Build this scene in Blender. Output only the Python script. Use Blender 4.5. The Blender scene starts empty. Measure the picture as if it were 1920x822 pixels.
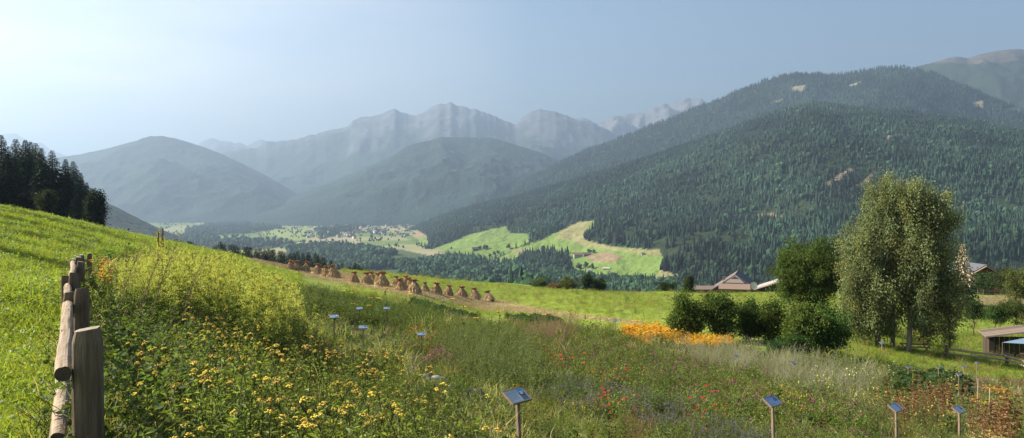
import bpy, math, random
import numpy as np
from mathutils import Vector
R = math.radians
rng = np.random.default_rng(7)
random.seed(7)
S = bpy.context.scene
COL = S.collection
PI = math.pi

# ---------------------------------------------------------------- camera and projection
W0, H0, F0, TILT = 1920.0, 822.0, 1507.0, R(1.18)
ct, st = math.cos(TILT), math.sin(TILT)
def at(px, py, d):
    """world point seen at photo pixel (px,py), d metres ahead"""
    u = (px-960)/F0; v = -(py-411)/F0
    x, y, z = u, ct+v*st, -st+v*ct
    return np.array([x/y*d, d, z/y*d])
def proj(x, y, z):
    x = np.asarray(x, float); y = np.asarray(y, float); z = np.asarray(z, float)
    f = y*ct - z*st; up = y*st + z*ct
    f = np.where(f < .01, .01, f)
    return 960+F0*x/f, 411-F0*up/f

# ---------------------------------------------------------------- noise
def _h(ix, iy, seed):
    n = (ix.astype(np.int64)*374761393 + iy.astype(np.int64)*668265263 + seed*974711) & 0x7fffffff
    n = ((n ^ (n >> 13))*1274126177) & 0x7fffffff
    return ((n ^ (n >> 16)) & 0xffff)/65535.0
def vnoise(x, y, seed=0):
    ix = np.floor(x); iy = np.floor(y); fx = x-ix; fy = y-iy
    fx = fx*fx*(3-2*fx); fy = fy*fy*(3-2*fy)
    a = _h(ix, iy, seed); b = _h(ix+1, iy, seed); c = _h(ix, iy+1, seed); d = _h(ix+1, iy+1, seed)
    return (a*(1-fx)+b*fx)*(1-fy)+(c*(1-fx)+d*fx)*fy
def fbm(x, y, o=4, seed=0, ridged=False):
    x = np.asarray(x, float); y = np.asarray(y, float)
    s = 0; a = .5; t = 0
    for i in range(o):
        n = vnoise(x*2**i, y*2**i, seed+i*17)
        if ridged: n = 1-abs(2*n-1)
        s = s+a*n; t += a; a *= .5
    return s/t
def inpoly(px, py, poly):
    px = np.asarray(px, float); py = np.asarray(py, float)
    r = np.zeros(px.shape, bool); n = len(poly); j = n-1
    for i in range(n):
        xi, yi = poly[i]; xj, yj = poly[j]
        c = ((yi > py) != (yj > py)) & (px < (xj-xi)*(py-yi)/((yj-yi) or 1e-9)+xi)
        r ^= c; j = i
    return r
def sstep(a, b, x):
    t = np.clip((x-a)/(b-a), 0, 1); return t*t*(3-2*t)

# ---------------------------------------------------------------- mesh builder
class MB:
    def __init__(s): s.V=[]; s.F=[]; s.C=[]; s.M=[]; s.n=0
    def add(s, V, F, col=(.5,.5,.5), mat=0):
        V = np.asarray(V, float); F = np.asarray(F, int)
        c = np.asarray(col, float)
        if c.ndim == 1: c = np.tile(c, (len(V), 1))
        s.V.append(V); s.F.append(F+s.n); s.C.append(c); s.M.append(np.full(len(F), mat)); s.n += len(V)
        return s
    def merge(s, o, loc=(0,0,0), rz=0, sc=1.0):
        c, q = math.cos(rz), math.sin(rz); k = 0
        for V, C in zip(o.V, o.C):
            W = V*sc; W = np.stack([W[:,0]*c-W[:,1]*q, W[:,0]*q+W[:,1]*c, W[:,2]], 1)+np.asarray(loc)
            s.V.append(W); s.C.append(C)
        for F, M in zip(o.F, o.M): s.F.append(F+s.n); s.M.append(M)
        s.n += o.n
        return s
    def mesh(s, name, mats, smooth=False):
        me = bpy.data.meshes.new(name)
        V = np.concatenate(s.V); C = np.concatenate(s.C)
        li = np.concatenate([f.ravel() for f in s.F])
        tot = np.concatenate([np.full(len(f), f.shape[1]) for f in s.F if len(f)])
        mi = np.concatenate([m for m in s.M if len(m)])
        st_ = np.concatenate([[0], np.cumsum(tot)[:-1]])
        me.vertices.add(len(V)); me.vertices.foreach_set('co', V.astype(np.float32).ravel())
        me.loops.add(len(li)); me.loops.foreach_set('vertex_index', li.astype(np.int32))
        me.polygons.add(len(tot)); me.polygons.foreach_set('loop_start', st_.astype(np.int32))
        me.polygons.foreach_set('material_index', mi.astype(np.int32))
        me.polygons.foreach_set('use_smooth', np.full(len(tot), bool(smooth)))
        me.update(calc_edges=True)
        a = me.attributes.new('Col', 'FLOAT_COLOR', 'POINT')
        a.data.foreach_set('color', np.concatenate([C, np.ones((len(C), 1))], 1).astype(np.float32).ravel())
        for m in (mats if isinstance(mats, (list, tuple)) else [mats]): me.materials.append(m)
        return me
    def build(s, name, mats, parent=None, smooth=False, link=True):
        o = bpy.data.objects.new(name, s.mesh(name, mats, smooth))
        if link: COL.objects.link(o)
        if parent: o.parent = parent
        return o

def tag(o, label=None, cat=None, group=None, kind=None):
    if label: o['label'] = label
    if cat: o['category'] = cat
    if group: o['group'] = group
    if kind: o['kind'] = kind
    return o
def empty(name, loc=(0,0,0), rz=0):
    o = bpy.data.objects.new(name, None); COL.objects.link(o)
    o.location = tuple(loc); o.rotation_euler = (0,0,rz); o.empty_display_size = .2
    return o
def copy_tree(o, parent=None):
    c = o.copy(); COL.objects.link(c)
    if parent: c.parent = parent
    for ch in [k for k in bpy.data.objects if k.parent == o]: copy_tree(ch, c)
    return c
class Proto:
    """a thing and its child tree, copied fast"""
    def __init__(s, root):
        s.root = root; s.used = False
        s.kids = [(k, list(k.children)) for k in root.children]
    def place(s, loc, rz=0, sc=1.0, label=None, group=None, tilt=(0,0)):
        if not s.used: r = s.root; s.used = True
        else:
            r = s.root.copy(); COL.objects.link(r)
            for k, gs in s.kids:
                c = k.copy(); COL.objects.link(c); c.parent = r
                for g in gs:
                    e = g.copy(); COL.objects.link(e); e.parent = c
        r.location = tuple(float(v) for v in loc); r.rotation_euler = (tilt[0], tilt[1], rz)
        r.scale = (sc, sc, sc) if np.isscalar(sc) else sc
        if label: r['label'] = label
        if group: r['group'] = group
        return r

# ---------------------------------------------------------------- primitives
def unit(v):
    v = np.asarray(v, float); return v/np.maximum(np.linalg.norm(v, axis=-1, keepdims=True), 1e-9)
def tube(pts, rad, n=5, cap=True, jit=0.0):
    pts = np.asarray(pts, float); k = len(pts)
    rad = np.broadcast_to(np.asarray(rad, float), (k,))
    T = unit(np.gradient(pts, axis=0)); ref = np.array([0.31, .17, .93]) if abs(T[0][2]) < .9 else np.array([1., .2, 0])
    A = unit(np.cross(T, ref)); B = np.cross(T, A)
    th = np.arange(n)*2*PI/n
    rr = rad[:,None,None]*(1+jit*(rng.random((k, n, 1))-.5))
    V = pts[:,None]+rr*(A[:,None]*np.cos(th)[None,:,None]+B[:,None]*np.sin(th)[None,:,None])
    V = V.reshape(-1, 3)
    i = np.arange(k-1)[:,None]*n; j = np.arange(n)[None]; j2 = (j+1) % n
    F = np.stack([i+j, i+j2, i+n+j2, i+n+j], -1).reshape(-1, 4)
    return V, F
def add_tube(mb, pts, rad, n=5, col=(.2,.15,.1), mat=0, jit=0., cap=False):
    V, F = tube(pts, rad, n, jit=jit); mb.add(V, F, col, mat)
    if cap:
        for e in (0, len(V)-n):
            c = V[e:e+n].mean(0); W = np.vstack([V[e:e+n], c])
            mb.add(W, [[(a+1) % n, a, n] if e == 0 else [a, (a+1) % n, n] for a in range(n)], col, mat)
BF = np.array([[0,3,2,1],[4,5,6,7],[0,1,5,4],[1,2,6,5],[2,3,7,6],[3,0,4,7]])
def add_box(mb, c, s, col=(.5,.5,.5), mat=0, rz=0, rot=None):
    x, y, z = [q/2 for q in s]
    V = np.array([[-x,-y,-z],[x,-y,-z],[x,y,-z],[-x,y,-z],[-x,-y,z],[x,-y,z],[x,y,z],[-x,y,z]])
    if rot is not None: V = V@np.asarray(rot).T
    if rz: V = np.stack([V[:,0]*math.cos(rz)-V[:,1]*math.sin(rz), V[:,0]*math.sin(rz)+V[:,1]*math.cos(rz), V[:,2]], 1)
    mb.add(V+np.asarray(c), BF, col, mat)
def slab(mb, P, th, col, mat=0):
    """thick plate from 4 corner points, thickness along its normal"""
    P = np.asarray(P, float); n = unit(np.cross(P[1]-P[0], P[3]-P[0]))
    V = np.vstack([P-n*th, P]); mb.add(V, BF, col, mat)
def leaves(mb, B, D, L, Wd, col, mat=0, droop=.15, var=.25, flat=0.0):
    """rhombic leaves: bases B, directions D"""
    N = len(B)
    if N == 0: return
    D = unit(D); L = np.broadcast_to(L, (N,)).reshape(-1,1); Wd = np.broadcast_to(Wd, (N,)).reshape(-1,1)
    r = unit(rng.normal(size=(N,3))*(1-flat)+np.array([0,0,1.])*flat)
    sd = unit(np.cross(D, r))
    m = B+D*L*.45; tip = B+D*L; tip[:,2] -= (droop*L)[:,0]
    V = np.stack([B, m+sd*Wd*.5, tip, m-sd*Wd*.5], 1).reshape(-1,3)
    F = np.arange(N*4).reshape(-1,4)
    c = np.asarray(col, float)
    if c.ndim == 1: c = np.tile(c, (N,1))
    c = c*(1+var*(rng.random((N,1))*2-1))
    mb.add(V, F, np.repeat(c, 4, 0), mat)
def domes(mb, P, r, col, mat=0, n=6, flat=.5, var=.15):
    P = np.asarray(P); N = len(P)
    if N == 0: return
    th = np.arange(n)*2*PI/n; r = np.broadcast_to(r, (N,))
    ring = np.stack([np.cos(th), np.sin(th), np.zeros(n)], 1)
    V = np.concatenate([P[:,None]+ring[None]*r[:,None,None], (P+np.stack([0*r,0*r,r*flat], 1))[:,None], (P-np.stack([0*r,0*r,r*.9], 1))[:,None]], 1)
    k = n+2
    f = np.array([[a,(a+1) % n,n] for a in range(n)]+[[(a+1) % n,a,n+1] for a in range(n)])
    F = (np.arange(N)[:,None,None]*k+f[None]).reshape(-1,3)
    c = np.asarray(col)*(1+var*(rng.random((N,1))*2-1))
    mb.add(V.reshape(-1,3), F, np.repeat(c, k, 0), mat)
def blob(mb, c, r, col, sub=2, jit=.15, mat=0, seed=0, sq=(1,1,1)):
    t = (1+5**.5)/2
    V = unit(np.array([[-1,t,0],[1,t,0],[-1,-t,0],[1,-t,0],[0,-1,t],[0,1,t],[0,-1,-t],[0,1,-t],[t,0,-1],[t,0,1],[-t,0,-1],[-t,0,1]]))
    F = [[0,11,5],[0,5,1],[0,1,7],[0,7,10],[0,10,11],[1,5,9],[5,11,4],[11,10,2],[10,7,6],[7,1,8],[3,9,4],[3,4,2],[3,2,6],[3,6,8],[3,8,9],[4,9,5],[2,4,11],[6,2,10],[8,6,7],[9,8,1]]
    for _ in range(sub):
        V = list(V); nf = []; mid = {}
        def m(a, b):
            k = (min(a,b), max(a,b))
            if k not in mid: V.append(unit((V[a]+V[b])/2)); mid[k] = len(V)-1
            return mid[k]
        for a, b, c_ in F:
            x, y, z = m(a,b), m(b,c_), m(c_,a); nf += [[a,x,z],[b,y,x],[c_,z,y],[x,y,z]]
        F = nf; V = np.array(V)
    n = fbm(V[:,0]*1.7+seed*3.1+V[:,2]*1.3, V[:,1]*1.7+V[:,2]*.9+seed, 3, seed)-.5
    n2 = fbm(V[:,0]*5+seed, V[:,1]*5+V[:,2]*4, 2, seed+5)-.5
    V = V*(1+jit*2*n+jit*.7*n2)[:,None]*np.asarray(sq)*r+np.asarray(c)
    mb.add(V, F, col, mat)

# ---------------------------------------------------------------- materials
def mat_new(name):
    m = bpy.data.materials.new(name); m.use_nodes = True
    nt = m.node_tree; nt.nodes.clear()
    return m, nt, nt.nodes.new, nt.links.new
def math_node(N, L, op, a, b=None):
    n = N('ShaderNodeMath'); n.operation = op
    for i, v in enumerate((a, b)):
        if v is None: continue
        if isinstance(v, (int, float)): n.inputs[i].default_value = v
        else: L(v, n.inputs[i])
    return n.outputs[0]
def mixcol(N, L, fac, a, b, mode='MIX'):
    n = N('ShaderNodeMix'); n.data_type = 'RGBA'; n.blend_type = mode
    for i, v in ((0, fac), (6, a), (7, b)):
        if isinstance(v, (int, float)): n.inputs[i].default_value = v
        elif isinstance(v, tuple): n.inputs[i].default_value = (*v, 1)
        else: L(v, n.inputs[i])
    return n.outputs[2]
def leaf_material(name, trans=.45, rough=.55, rand=.3, spec=.25):
    m, nt, N, L = mat_new(name)
    a = N('ShaderNodeAttribute'); a.attribute_name = 'Col'
    oi = N('ShaderNodeObjectInfo')
    v = math_node(N, L, 'MULTIPLY_ADD', oi.outputs['Random'], rand)
    v.node.inputs[2].default_value = 1-rand/2
    hs = N('ShaderNodeHueSaturation'); L(a.outputs['Color'], hs.inputs['Color']); L(v, hs.inputs['Value'])
    h = math_node(N, L, 'MULTIPLY_ADD', oi.outputs['Random'], .03); h.node.inputs[2].default_value = .485
    L(h, hs.inputs['Hue'])
    b = N('ShaderNodeBsdfPrincipled'); L(hs.outputs[0], b.inputs['Base Color'])
    b.inputs['Roughness'].default_value = rough; b.inputs['Specular IOR Level'].default_value = spec
    o = N('ShaderNodeOutputMaterial')
    if trans > 0:
        t = N('ShaderNodeBsdfTranslucent')
        c = mixcol(N, L, 1.0, hs.outputs[0], (1.25, 1.2, .55), 'MULTIPLY'); L(c, t.inputs['Color'])
        mx = N('ShaderNodeMixShader'); mx.inputs[0].default_value = trans
        L(b.outputs[0], mx.inputs[1]); L(t.outputs[0], mx.inputs[2]); L(mx.outputs[0], o.inputs['Surface'])
    else: L(b.outputs[0], o.inputs['Surface'])
    return m
def solid_material(name, rough=.8, spec=.2, nscale=6., namt=.35, bump=.3, stretch=(1,1,1), color=None, bscale=None, bdist=.02, coords='Object', metallic=0):
    """colour from the Col attribute (or a given one) broken up by noise, with bump"""
    m, nt, N, L = mat_new(name)
    tc = N('ShaderNodeTexCoord'); mp = N('ShaderNodeMapping'); mp.inputs['Scale'].default_value = stretch
    L(tc.outputs[coords], mp.inputs[0])
    n = N('ShaderNodeTexNoise'); n.inputs['Scale'].default_value = nscale; n.inputs['Detail'].default_value = 6; n.inputs['Roughness'].default_value = .65
    L(mp.outputs[0], n.inputs['Vector'])
    if color is None:
        a = N('ShaderNodeAttribute'); a.attribute_name = 'Col'; c = a.outputs['Color']
    else:
        c = N('ShaderNodeRGB'); c.outputs[0].default_value = (*color, 1); c = c.outputs[0]
    f = math_node(N, L, 'MULTIPLY_ADD', n.outputs['Fac'], namt*2); f.node.inputs[2].default_value = 1-namt
    vm = N('ShaderNodeVectorMath'); vm.operation = 'SCALE'; L(c, vm.inputs[0]); L(f, vm.inputs['Scale'])
    b = N('ShaderNodeBsdfPrincipled'); L(vm.outputs[0], b.inputs['Base Color'])
    b.inputs['Roughness'].default_value = rough; b.inputs['Specular IOR Level'].default_value = spec; b.inputs['Metallic'].default_value = metallic
    if bump:
        n2 = N('ShaderNodeTexNoise'); n2.inputs['Scale'].default_value = bscale or nscale*2.5; n2.inputs['Detail'].default_value = 5
        L(mp.outputs[0], n2.inputs['Vector'])
        bp = N('ShaderNodeBump'); bp.inputs['Strength'].default_value = bump; bp.inputs['Distance'].default_value = bdist
        L(n2.outputs['Fac'], bp.inputs['Height']); L(bp.outputs[0], b.inputs['Normal'])
    o = N('ShaderNodeOutputMaterial'); L(b.outputs[0], o.inputs['Surface'])
    return m
M_LEAF = leaf_material('leaf', .5, .6, .3, .18)
M_TREELEAF = leaf_material('tree_leaf', .42, .65, .12, .08)
M_NEEDLE = leaf_material('needle', .12, .6, .3, .2)
M_PETAL = leaf_material('petal', .3, .6, .15, .15)
M_GRASS = leaf_material('grass_blade', .5, .5, .25, .25)
M_FOREST = leaf_material('forest_crown', 0.0, .8, 0.0, .1)
M_BARK = solid_material('bark', .9, .1, 9, .4, .6, (1,1,.25))
M_BIRCH = solid_material('birch_bark', .8, .15, 5, .45, .4, (1,1,3))
M_WOOD = solid_material('weathered_wood', .9, .1, 9, .6, 1.0, (5,5,.5), bdist=.012)
M_LOG = solid_material('weathered_log', .9, .1, 7, .65, 1.0, (5,.6,5), bdist=.012)
M_PAINT = solid_material('wall_plaster', .8, .2, 1.5, .12, .1)
M_ROOF = solid_material('roofing', .75, .25, 2.5, .25, .4)
M_STONE = solid_material('stone', .85, .2, 3.5, .35, .7, bdist=.05)
M_STRAW = solid_material('straw', .9, .1, 8, .35, .5, (3,3,.4))
M_SHEET = solid_material('printed_sheet', .12, .6, 30, .06, 0)
M_METAL = solid_material('painted_metal', .4, .4, 5, .1, 0)
# ---------------------------------------------------------------- the ground height
CP = [  # photo pixel x, y and metres ahead
 (-420,960,6),(0,822,6),(-300,700,10),(0,640,13),(0,540,21),(-500,480,21),(0,432,50),(-400,396,50),(0,401,80),(-400,372,80),(0,386,125),(-400,360,125),
 (70,398,125),(130,413,125),(195,430,127),(300,450,127),(385,467,132),(200,478,50),(300,484,62),(350,474,96),(160,536,22),(160,583,15.5),(160,706,10),(160,975,5),
 (460,482,138),(540,498,160),(640,506,170),(740,514,176),(800,521,177),(865,527,178),(780,525,145),(860,534,148),(940,542,152),(690,516,150),(925,532,180),(1000,539,180),(1100,546,180),(1250,547,180),(1450,549,180),(1700,550,180),(1920,550,180),(2300,556,180),
 (545,507,140),(625,522,128),(775,551,100),(690,534,118),(917,566,125),(850,575,100),
 (626,641,37),(672,607,50),(724,610,50),(680,646,38),(790,660,42),(970,862,12),(1450,836,16),(1680,828,20),(1798,826,21.5),
 (960,790,20),(960,716,33),(960,648,55),(960,606,80),(960,573,120),
 (350,590,20),(260,560,24),(450,725,14),(560,700,20),(560,620,32),(480,560,48),(560,545,75),(450,520,75),(400,495,90),
 (1300,600,70),(1300,573,110),(1300,558,150),(1400,647,52),(1260,655,50),(1175,690,38),(1600,712,40),(1690,657,64),(1560,600,85),(1500,565,130),
 (1790,690,58),(1900,694,60),(1880,672,78),(1850,628,95),(1850,595,125),(1850,566,160),(1920,740,42),(1800,770,31),(2200,690,70),(2300,780,35),(1920,840,20),(2300,1000,15)]
CPW = [at(*c) for c in CP]+[np.array(p, float) for p in [
 (0,0,-1.75),(-2,2,-1.8),(2,3,-2.5),(-.8,5,-2.35),(0,7,-3.0),(2.5,8,-3.4),(-2,7.5,-2.75),(-3.9,11,-2.75),(6,6,-3.6),(12,8,-4.6),(25,10,-7),(-12,5,-1.2),(-30,10,.6),(-70,30,4.5),
 (-20,-20,.8),(0,-20,-1),(20,-20,-3.2),(60,0,-8),(120,40,-15),(-120,60,6.5),(-95,100,3),(-150,120,5),(-100,175,-5),(-60,200,-16),(-20,220,-24),(40,230,-27),(90,230,-25),(150,200,-24),(180,120,-20),(100,100,-17.5)]]
CPW = np.array(CPW)
def _U(r2): return np.where(r2 > 1e-9, r2*np.log(np.maximum(r2, 1e-9)), 0)
def _w(xy): return np.arcsinh(xy/14.0)          # stretched coordinates: finer near the camera
_Q = _w(CPW[:, :2]); _n = len(_Q)
_A = np.zeros((_n+3, _n+3)); _d2 = ((_Q[:,None]-_Q[None])**2).sum(-1)
_A[:_n,:_n] = _U(_d2)+np.eye(_n)*.004; _A[:_n,_n] = 1; _A[:_n,_n+1:] = _Q; _A[_n:,:_n] = _A[:_n,_n:].T
_c = np.linalg.solve(_A, np.concatenate([CPW[:,2], [0,0,0]]))
def near_z(x, y):
    q = _w(np.stack([np.clip(x, -170, 190), np.clip(y, -25, 235)], -1)); s = q.shape[:-1]; q = q.reshape(-1,2)
    out = np.empty(len(q))
    for i in range(0, len(q), 20000):
        k = q[i:i+20000]
        out[i:i+20000] = _U(((k[:,None]-_Q[None])**2).sum(-1))@_c[:_n]+_c[_n]+k@_c[_n+1:]
    return out.reshape(s)
def G(x, y):
    x = np.asarray(x, float); y = np.asarray(y, float)
    r = np.hypot(x*.9, y)
    far = np.interp(r, [0,200,260,500,900,1500,3000,30000], [-18,-22,-32,-78,-125,-150,-152,-152])
    far = far+(fbm(x/260, y/260, 3, 3)-.5)*22*sstep(250, 900, r)*(1-sstep(3000, 5000, r))
    w = sstep(185, 275, r)
    n = near_z(x, y)
    n = n+(fbm(x/7., y/7., 3, 9)-.5)*.22*sstep(8, 30, r)
    return n*(1-w)+far*w
def g1(x, y): return float(G(np.array([x]), np.array([y]))[0])
def hit(px, py, lo=3., hi=260.):
    """where the ray through a photo pixel meets the ground"""
    ds = np.exp(np.linspace(math.log(lo), math.log(hi), 600)); p = at(px, py, 1.0)
    z = p[2]*ds; g = G(p[0]*ds, ds); k = np.argmax(z < g)
    d = ds[k] if (z < g).any() else hi
    return np.array([p[0]*d, d, g1(p[0]*d, d)])
def on(px, d):
    x = (px-960)/F0*d
    return np.array([x, d, g1(x, d)])

# ---------------------------------------------------------------- sun, sky, haze, camera
SUN_EL, SUN_AZ = R(33), R(-80)       # azimuth measured from straight ahead, negative = to the left
sdir = Vector((math.sin(SUN_AZ)*math.cos(SUN_EL), math.cos(SUN_AZ)*math.cos(SUN_EL), math.sin(SUN_EL)))
sl = bpy.data.lights.new('sun', 'SUN'); sl.energy = 5.0; sl.angle = R(.55); sl.color = (1, .91, .76)
so = bpy.data.objects.new('sun', sl); COL.objects.link(so)
so.rotation_euler = sdir.to_track_quat('Z', 'Y').to_euler()
w = bpy.data.worlds.new('World'); S.world = w; w.use_nodes = True
nt = w.node_tree; nt.nodes.clear(); N = nt.nodes.new; L = nt.links.new
sky = N('ShaderNodeTexSky'); sky.sky_type = 'NISHITA'; sky.sun_disc = False
sky.sun_elevation = SUN_EL; sky.sun_rotation = SUN_AZ
sky.altitude = 900; sky.air_density = 1.15; sky.dust_density = 2.2; sky.ozone_density = 1.5
tc = N('ShaderNodeTexCoord'); mp = N('ShaderNodeMapping'); mp.inputs['Scale'].default_value = (1, 1, 4.5); mp.inputs['Rotation'].default_value = (0, R(8), R(20))
L(tc.outputs['Generated'], mp.inputs[0])
nz = N('ShaderNodeTexNoise'); nz.inputs['Scale'].default_value = 1.6; nz.inputs['Detail'].default_value = 5; nz.inputs['Roughness'].default_value = .5
L(mp.outputs[0], nz.inputs['Vector'])
cr = N('ShaderNodeValToRGB'); cr.color_ramp.elements[0].position = .34; cr.color_ramp.elements[1].position = .66
L(nz.outputs['Fac'], cr.inputs[0])
sx = N('ShaderNodeSeparateXYZ'); L(tc.outputs['Generated'], sx.inputs[0])
lf = N('ShaderNodeMapRange'); lf.inputs['From Min'].default_value = .02; lf.inputs['From Max'].default_value = -.75
lf.inputs['To Min'].default_value = .0; lf.inputs['To Max'].default_value = 1.0; L(sx.outputs['X'], lf.inputs['Value'])
cf = math_node(N, L, 'MULTIPLY', cr.outputs[0], lf.outputs[0])
skm = mixcol(N, L, cf, sky.outputs[0], (11.5, 10.4, 9.0))
bg = N('ShaderNodeBackground'); bg.inputs['Strength'].default_value = .05
L(skm, bg.inputs['Color']); wo = N('ShaderNodeOutputWorld'); L(bg.outputs[0], wo.inputs['Surface'])

cam = bpy.data.cameras.new('camera'); co = bpy.data.objects.new('camera', cam); COL.objects.link(co)
cam.sensor_width = 36; cam.lens = 36*F0/W0; cam.clip_start = .1; cam.clip_end = 80000
co.location = (0,0,0); co.rotation_euler = (R(90)-TILT, 0, 0); S.camera = co

hz = MB(); add_box(hz, (0, 8500, 765), (43000, 31000, 1950))
m, nt, N, L = mat_new('haze_air')
pv = N('ShaderNodeVolumePrincipled'); pv.inputs['Color'].default_value = (.38, .52, .72, 1)
pv.inputs['Density'].default_value = 1.15e-4; pv.inputs['Anisotropy'].default_value = .45
om = N('ShaderNodeOutputMaterial'); L(pv.outputs[0], om.inputs['Volume'])
HAZE = hz.build('haze', m); tag(HAZE, 'pale blue morning haze filling the whole valley', 'haze', kind='stuff')

S.view_settings.view_transform = 'Standard'; S.view_settings.look = 'None'; S.view_settings.gamma = 1; S.view_settings.exposure = 1.72
S.cycles.use_denoising = True; S.cycles.volume_bounces = 0; S.cycles.max_bounces = 6; S.cycles.diffuse_bounces = 3
S.cycles.transmission_bounces = 3; S.cycles.glossy_bounces = 2; S.cycles.use_adaptive_sampling = False
S.cycles.denoising_prefilter = 'ACCURATE'; S.cycles.caustics_reflective = False; S.cycles.caustics_refractive = False
S.cycles.sample_clamp_indirect = 6
#@@PART2
# ---------------------------------------------------------------- the ground sheet
GRASS = np.array((.150,.195,.034)); GRASS2 = np.array((.135,.175,.03)); STUB = np.array((.215,.18,.08)); SOIL = np.array((.16,.115,.07))
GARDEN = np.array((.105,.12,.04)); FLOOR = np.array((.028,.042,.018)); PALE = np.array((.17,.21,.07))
P_STUB = [(450,484),(490,486),(545,492),(600,503),(660,514),(735,529),(800,541),(930,562),(1010,578),(1100,592),(1210,604),(1200,609),(1090,598),(980,586),(900,580),(840,567),(700,544),(600,525),(520,506),(450,487)]
P_TILL = [(350,455),(430,462),(500,480),(620,500),(700,512),(690,518),(600,503),(540,494),(470,480),(400,470),(340,462)]
P_GARDEN = [(150,500),(230,480),(300,475),(420,490),(480,520),(560,545),(700,572),(840,590),(980,604),(1100,612),(1240,626),(1300,650),(1500,668),(1700,690),(1780,704),(1920,712),(2500,760),(2500,2600),(-100,2600),(100,900),(130,640)]
P_PATH = [(1735,694),(1790,700),(1920,712),(2300,730),(2300,770),(1920,742),(1850,738),(1790,722),(1740,706)]
P_PATCH = [(1835,556),(1920,552),(2000,556),(2000,580),(1880,580),(1820,572)]
P_WORN = [(1690,625),(1760,620),(1800,624),(1770,632),(1700,632)]
# valley floor woods and fields, in photo pixels on the flat
V_WOOD = [[(345,432),(400,420),(470,417),(520,420),(528,430),(470,438),(400,442),(350,446)], [(430,408),(530,404),(560,408),(520,414),(440,416)],
 [(590,432),(640,424),(650,412),(720,402),(770,390),(800,384),(790,400),(740,410),(690,424),(640,440),(600,450)], [(250,440),(345,445),(430,448),(520,452),(560,460),(480,470),(300,465)],
 [(280,398),(380,402),(460,399),(455,406),(370,409),(290,412)], [(640,455),(760,470),(900,500),(1000,520),(1300,530),(1300,600),(640,600),(560,480)]]
V_PALE = [[(280,412),(370,402),(460,398),(470,410),(380,412),(320,420)], [(410,404),(530,388),(560,384),(700,392),(770,388),(740,400),(640,410),(520,414),(430,412)],
 [(520,384),(545,380),(548,392),(525,392)], [(480,425),(560,416),(640,418),(620,440),(560,452),(500,442)], [(670,420),(740,404),(830,396),(800,404),(720,420)]]
nr, nc = 520, 760
yy = np.exp(np.linspace(math.log(2.5), math.log(21000), nr))
uu = np.concatenate([np.linspace(-2.6,-.72,60), np.linspace(-.72,.72,nc-120)[1:-1], np.linspace(.72,2.6,62)])
X = uu[None,:]*yy[:,None]; Y = np.repeat(yy[:,None]-20, len(uu), 1)
Z = np.empty_like(X); rr_ = np.hypot(X*.9, Y); msk = rr_ < 290
Z[msk] = G(X[msk], Y[msk]); Z[~msk] = np.interp(rr_[~msk], [0,260,500,900,1500,3000,30000], [-30,-32,-78,-125,-150,-152,-152])+(fbm(X[~msk]/260, Y[~msk]/260, 3, 3)-.5)*22*sstep(250,900,rr_[~msk])*(1-sstep(3000,5000,rr_[~msk]))
px, py = proj(X, Y, Z); front = Y > 1.5
C = np.tile(GRASS, X.shape+(1,)).astype(float)
wob = (fbm(X/5, Y/5, 3, 21)-.5)
pxw, pyw = px+wob*np.minimum(30, 900/np.maximum(Y,5)), py+wob*(2+200/np.maximum(Y,5))
nearm = (rr_ < 270) & front
def paint(poly, col, m=nearm):
    s = inpoly(pxw, pyw, poly) & m
    C[s] = col
paint(P_GARDEN, GARDEN); paint(P_STUB, STUB); paint(P_TILL, (.13,.13,.045)); paint(P_PATH, SOIL); paint(P_PATCH, (.20,.15,.10)); paint(P_WORN, (.25,.20,.12))
farm = (rr_ >= 270) & front
C[(rr_ >= 270)] = (.12,.17,.05)
fl = _h(np.floor((X+Y*.25+60*fbm(X/400,Y/400,2,7))/210), np.floor((Y-X*.3)/420), 31); C[farm & (fl > .62)] = (.22,.23,.11); C[farm & (fl < .30)] = (.09,.14,.045); C[farm & (fl > .9)] = (.27,.24,.15)
C[farm & (rr_ < 1500)] = (.10,.15,.04)
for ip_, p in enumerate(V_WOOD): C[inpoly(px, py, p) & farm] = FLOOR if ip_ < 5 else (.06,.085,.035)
for p in V_PALE: C[inpoly(px, py, p) & farm] = PALE*1.15
i = np.arange(nr-1)[:,None]*len(uu); j = np.arange(len(uu)-1)[None]
F = np.stack([i+j, i+j+1, i+len(uu)+j+1, i+len(uu)+j], -1).reshape(-1,4)
mow = (fbm((X*.35+Y)/2.6, (X-Y*.35)/40, 3, 91)-.5)*.55+(fbm(X/18, Y/18, 3, 92)-.5)*.5
C = C*(1+mow*(nearm & (pyw < 640)))[...,None]
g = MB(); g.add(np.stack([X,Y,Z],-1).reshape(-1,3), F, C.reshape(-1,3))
m, nt, N, L = mat_new('ground_cover')
a = N('ShaderNodeAttribute'); a.attribute_name = 'Col'; tc = N('ShaderNodeTexCoord')
n1 = N('ShaderNodeTexNoise'); n1.inputs['Scale'].default_value = .35; n1.inputs['Detail'].default_value = 8; n1.inputs['Roughness'].default_value = .7
n2 = N('ShaderNodeTexNoise'); n2.inputs['Scale'].default_value = 3.2; n2.inputs['Detail'].default_value = 5
L(tc.outputs['Object'], n1.inputs['Vector']); L(tc.outputs['Object'], n2.inputs['Vector'])
f = math_node(N, L, 'MULTIPLY_ADD', n1.outputs['Fac'], .9); f.node.inputs[2].default_value = .55
f2 = math_node(N, L, 'MULTIPLY_ADD', n2.outputs['Fac'], .8); f2.node.inputs[2].default_value = .6
ff = math_node(N, L, 'MULTIPLY', f, f2)
vm = N('ShaderNodeVectorMath'); vm.operation = 'SCALE'; L(a.outputs['Color'], vm.inputs[0]); L(ff, vm.inputs['Scale'])
n3 = N('ShaderNodeTexNoise'); n3.inputs['Scale'].default_value = .12; n3.inputs['Detail'].default_value = 4; L(tc.outputs['Object'], n3.inputs['Vector'])
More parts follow.
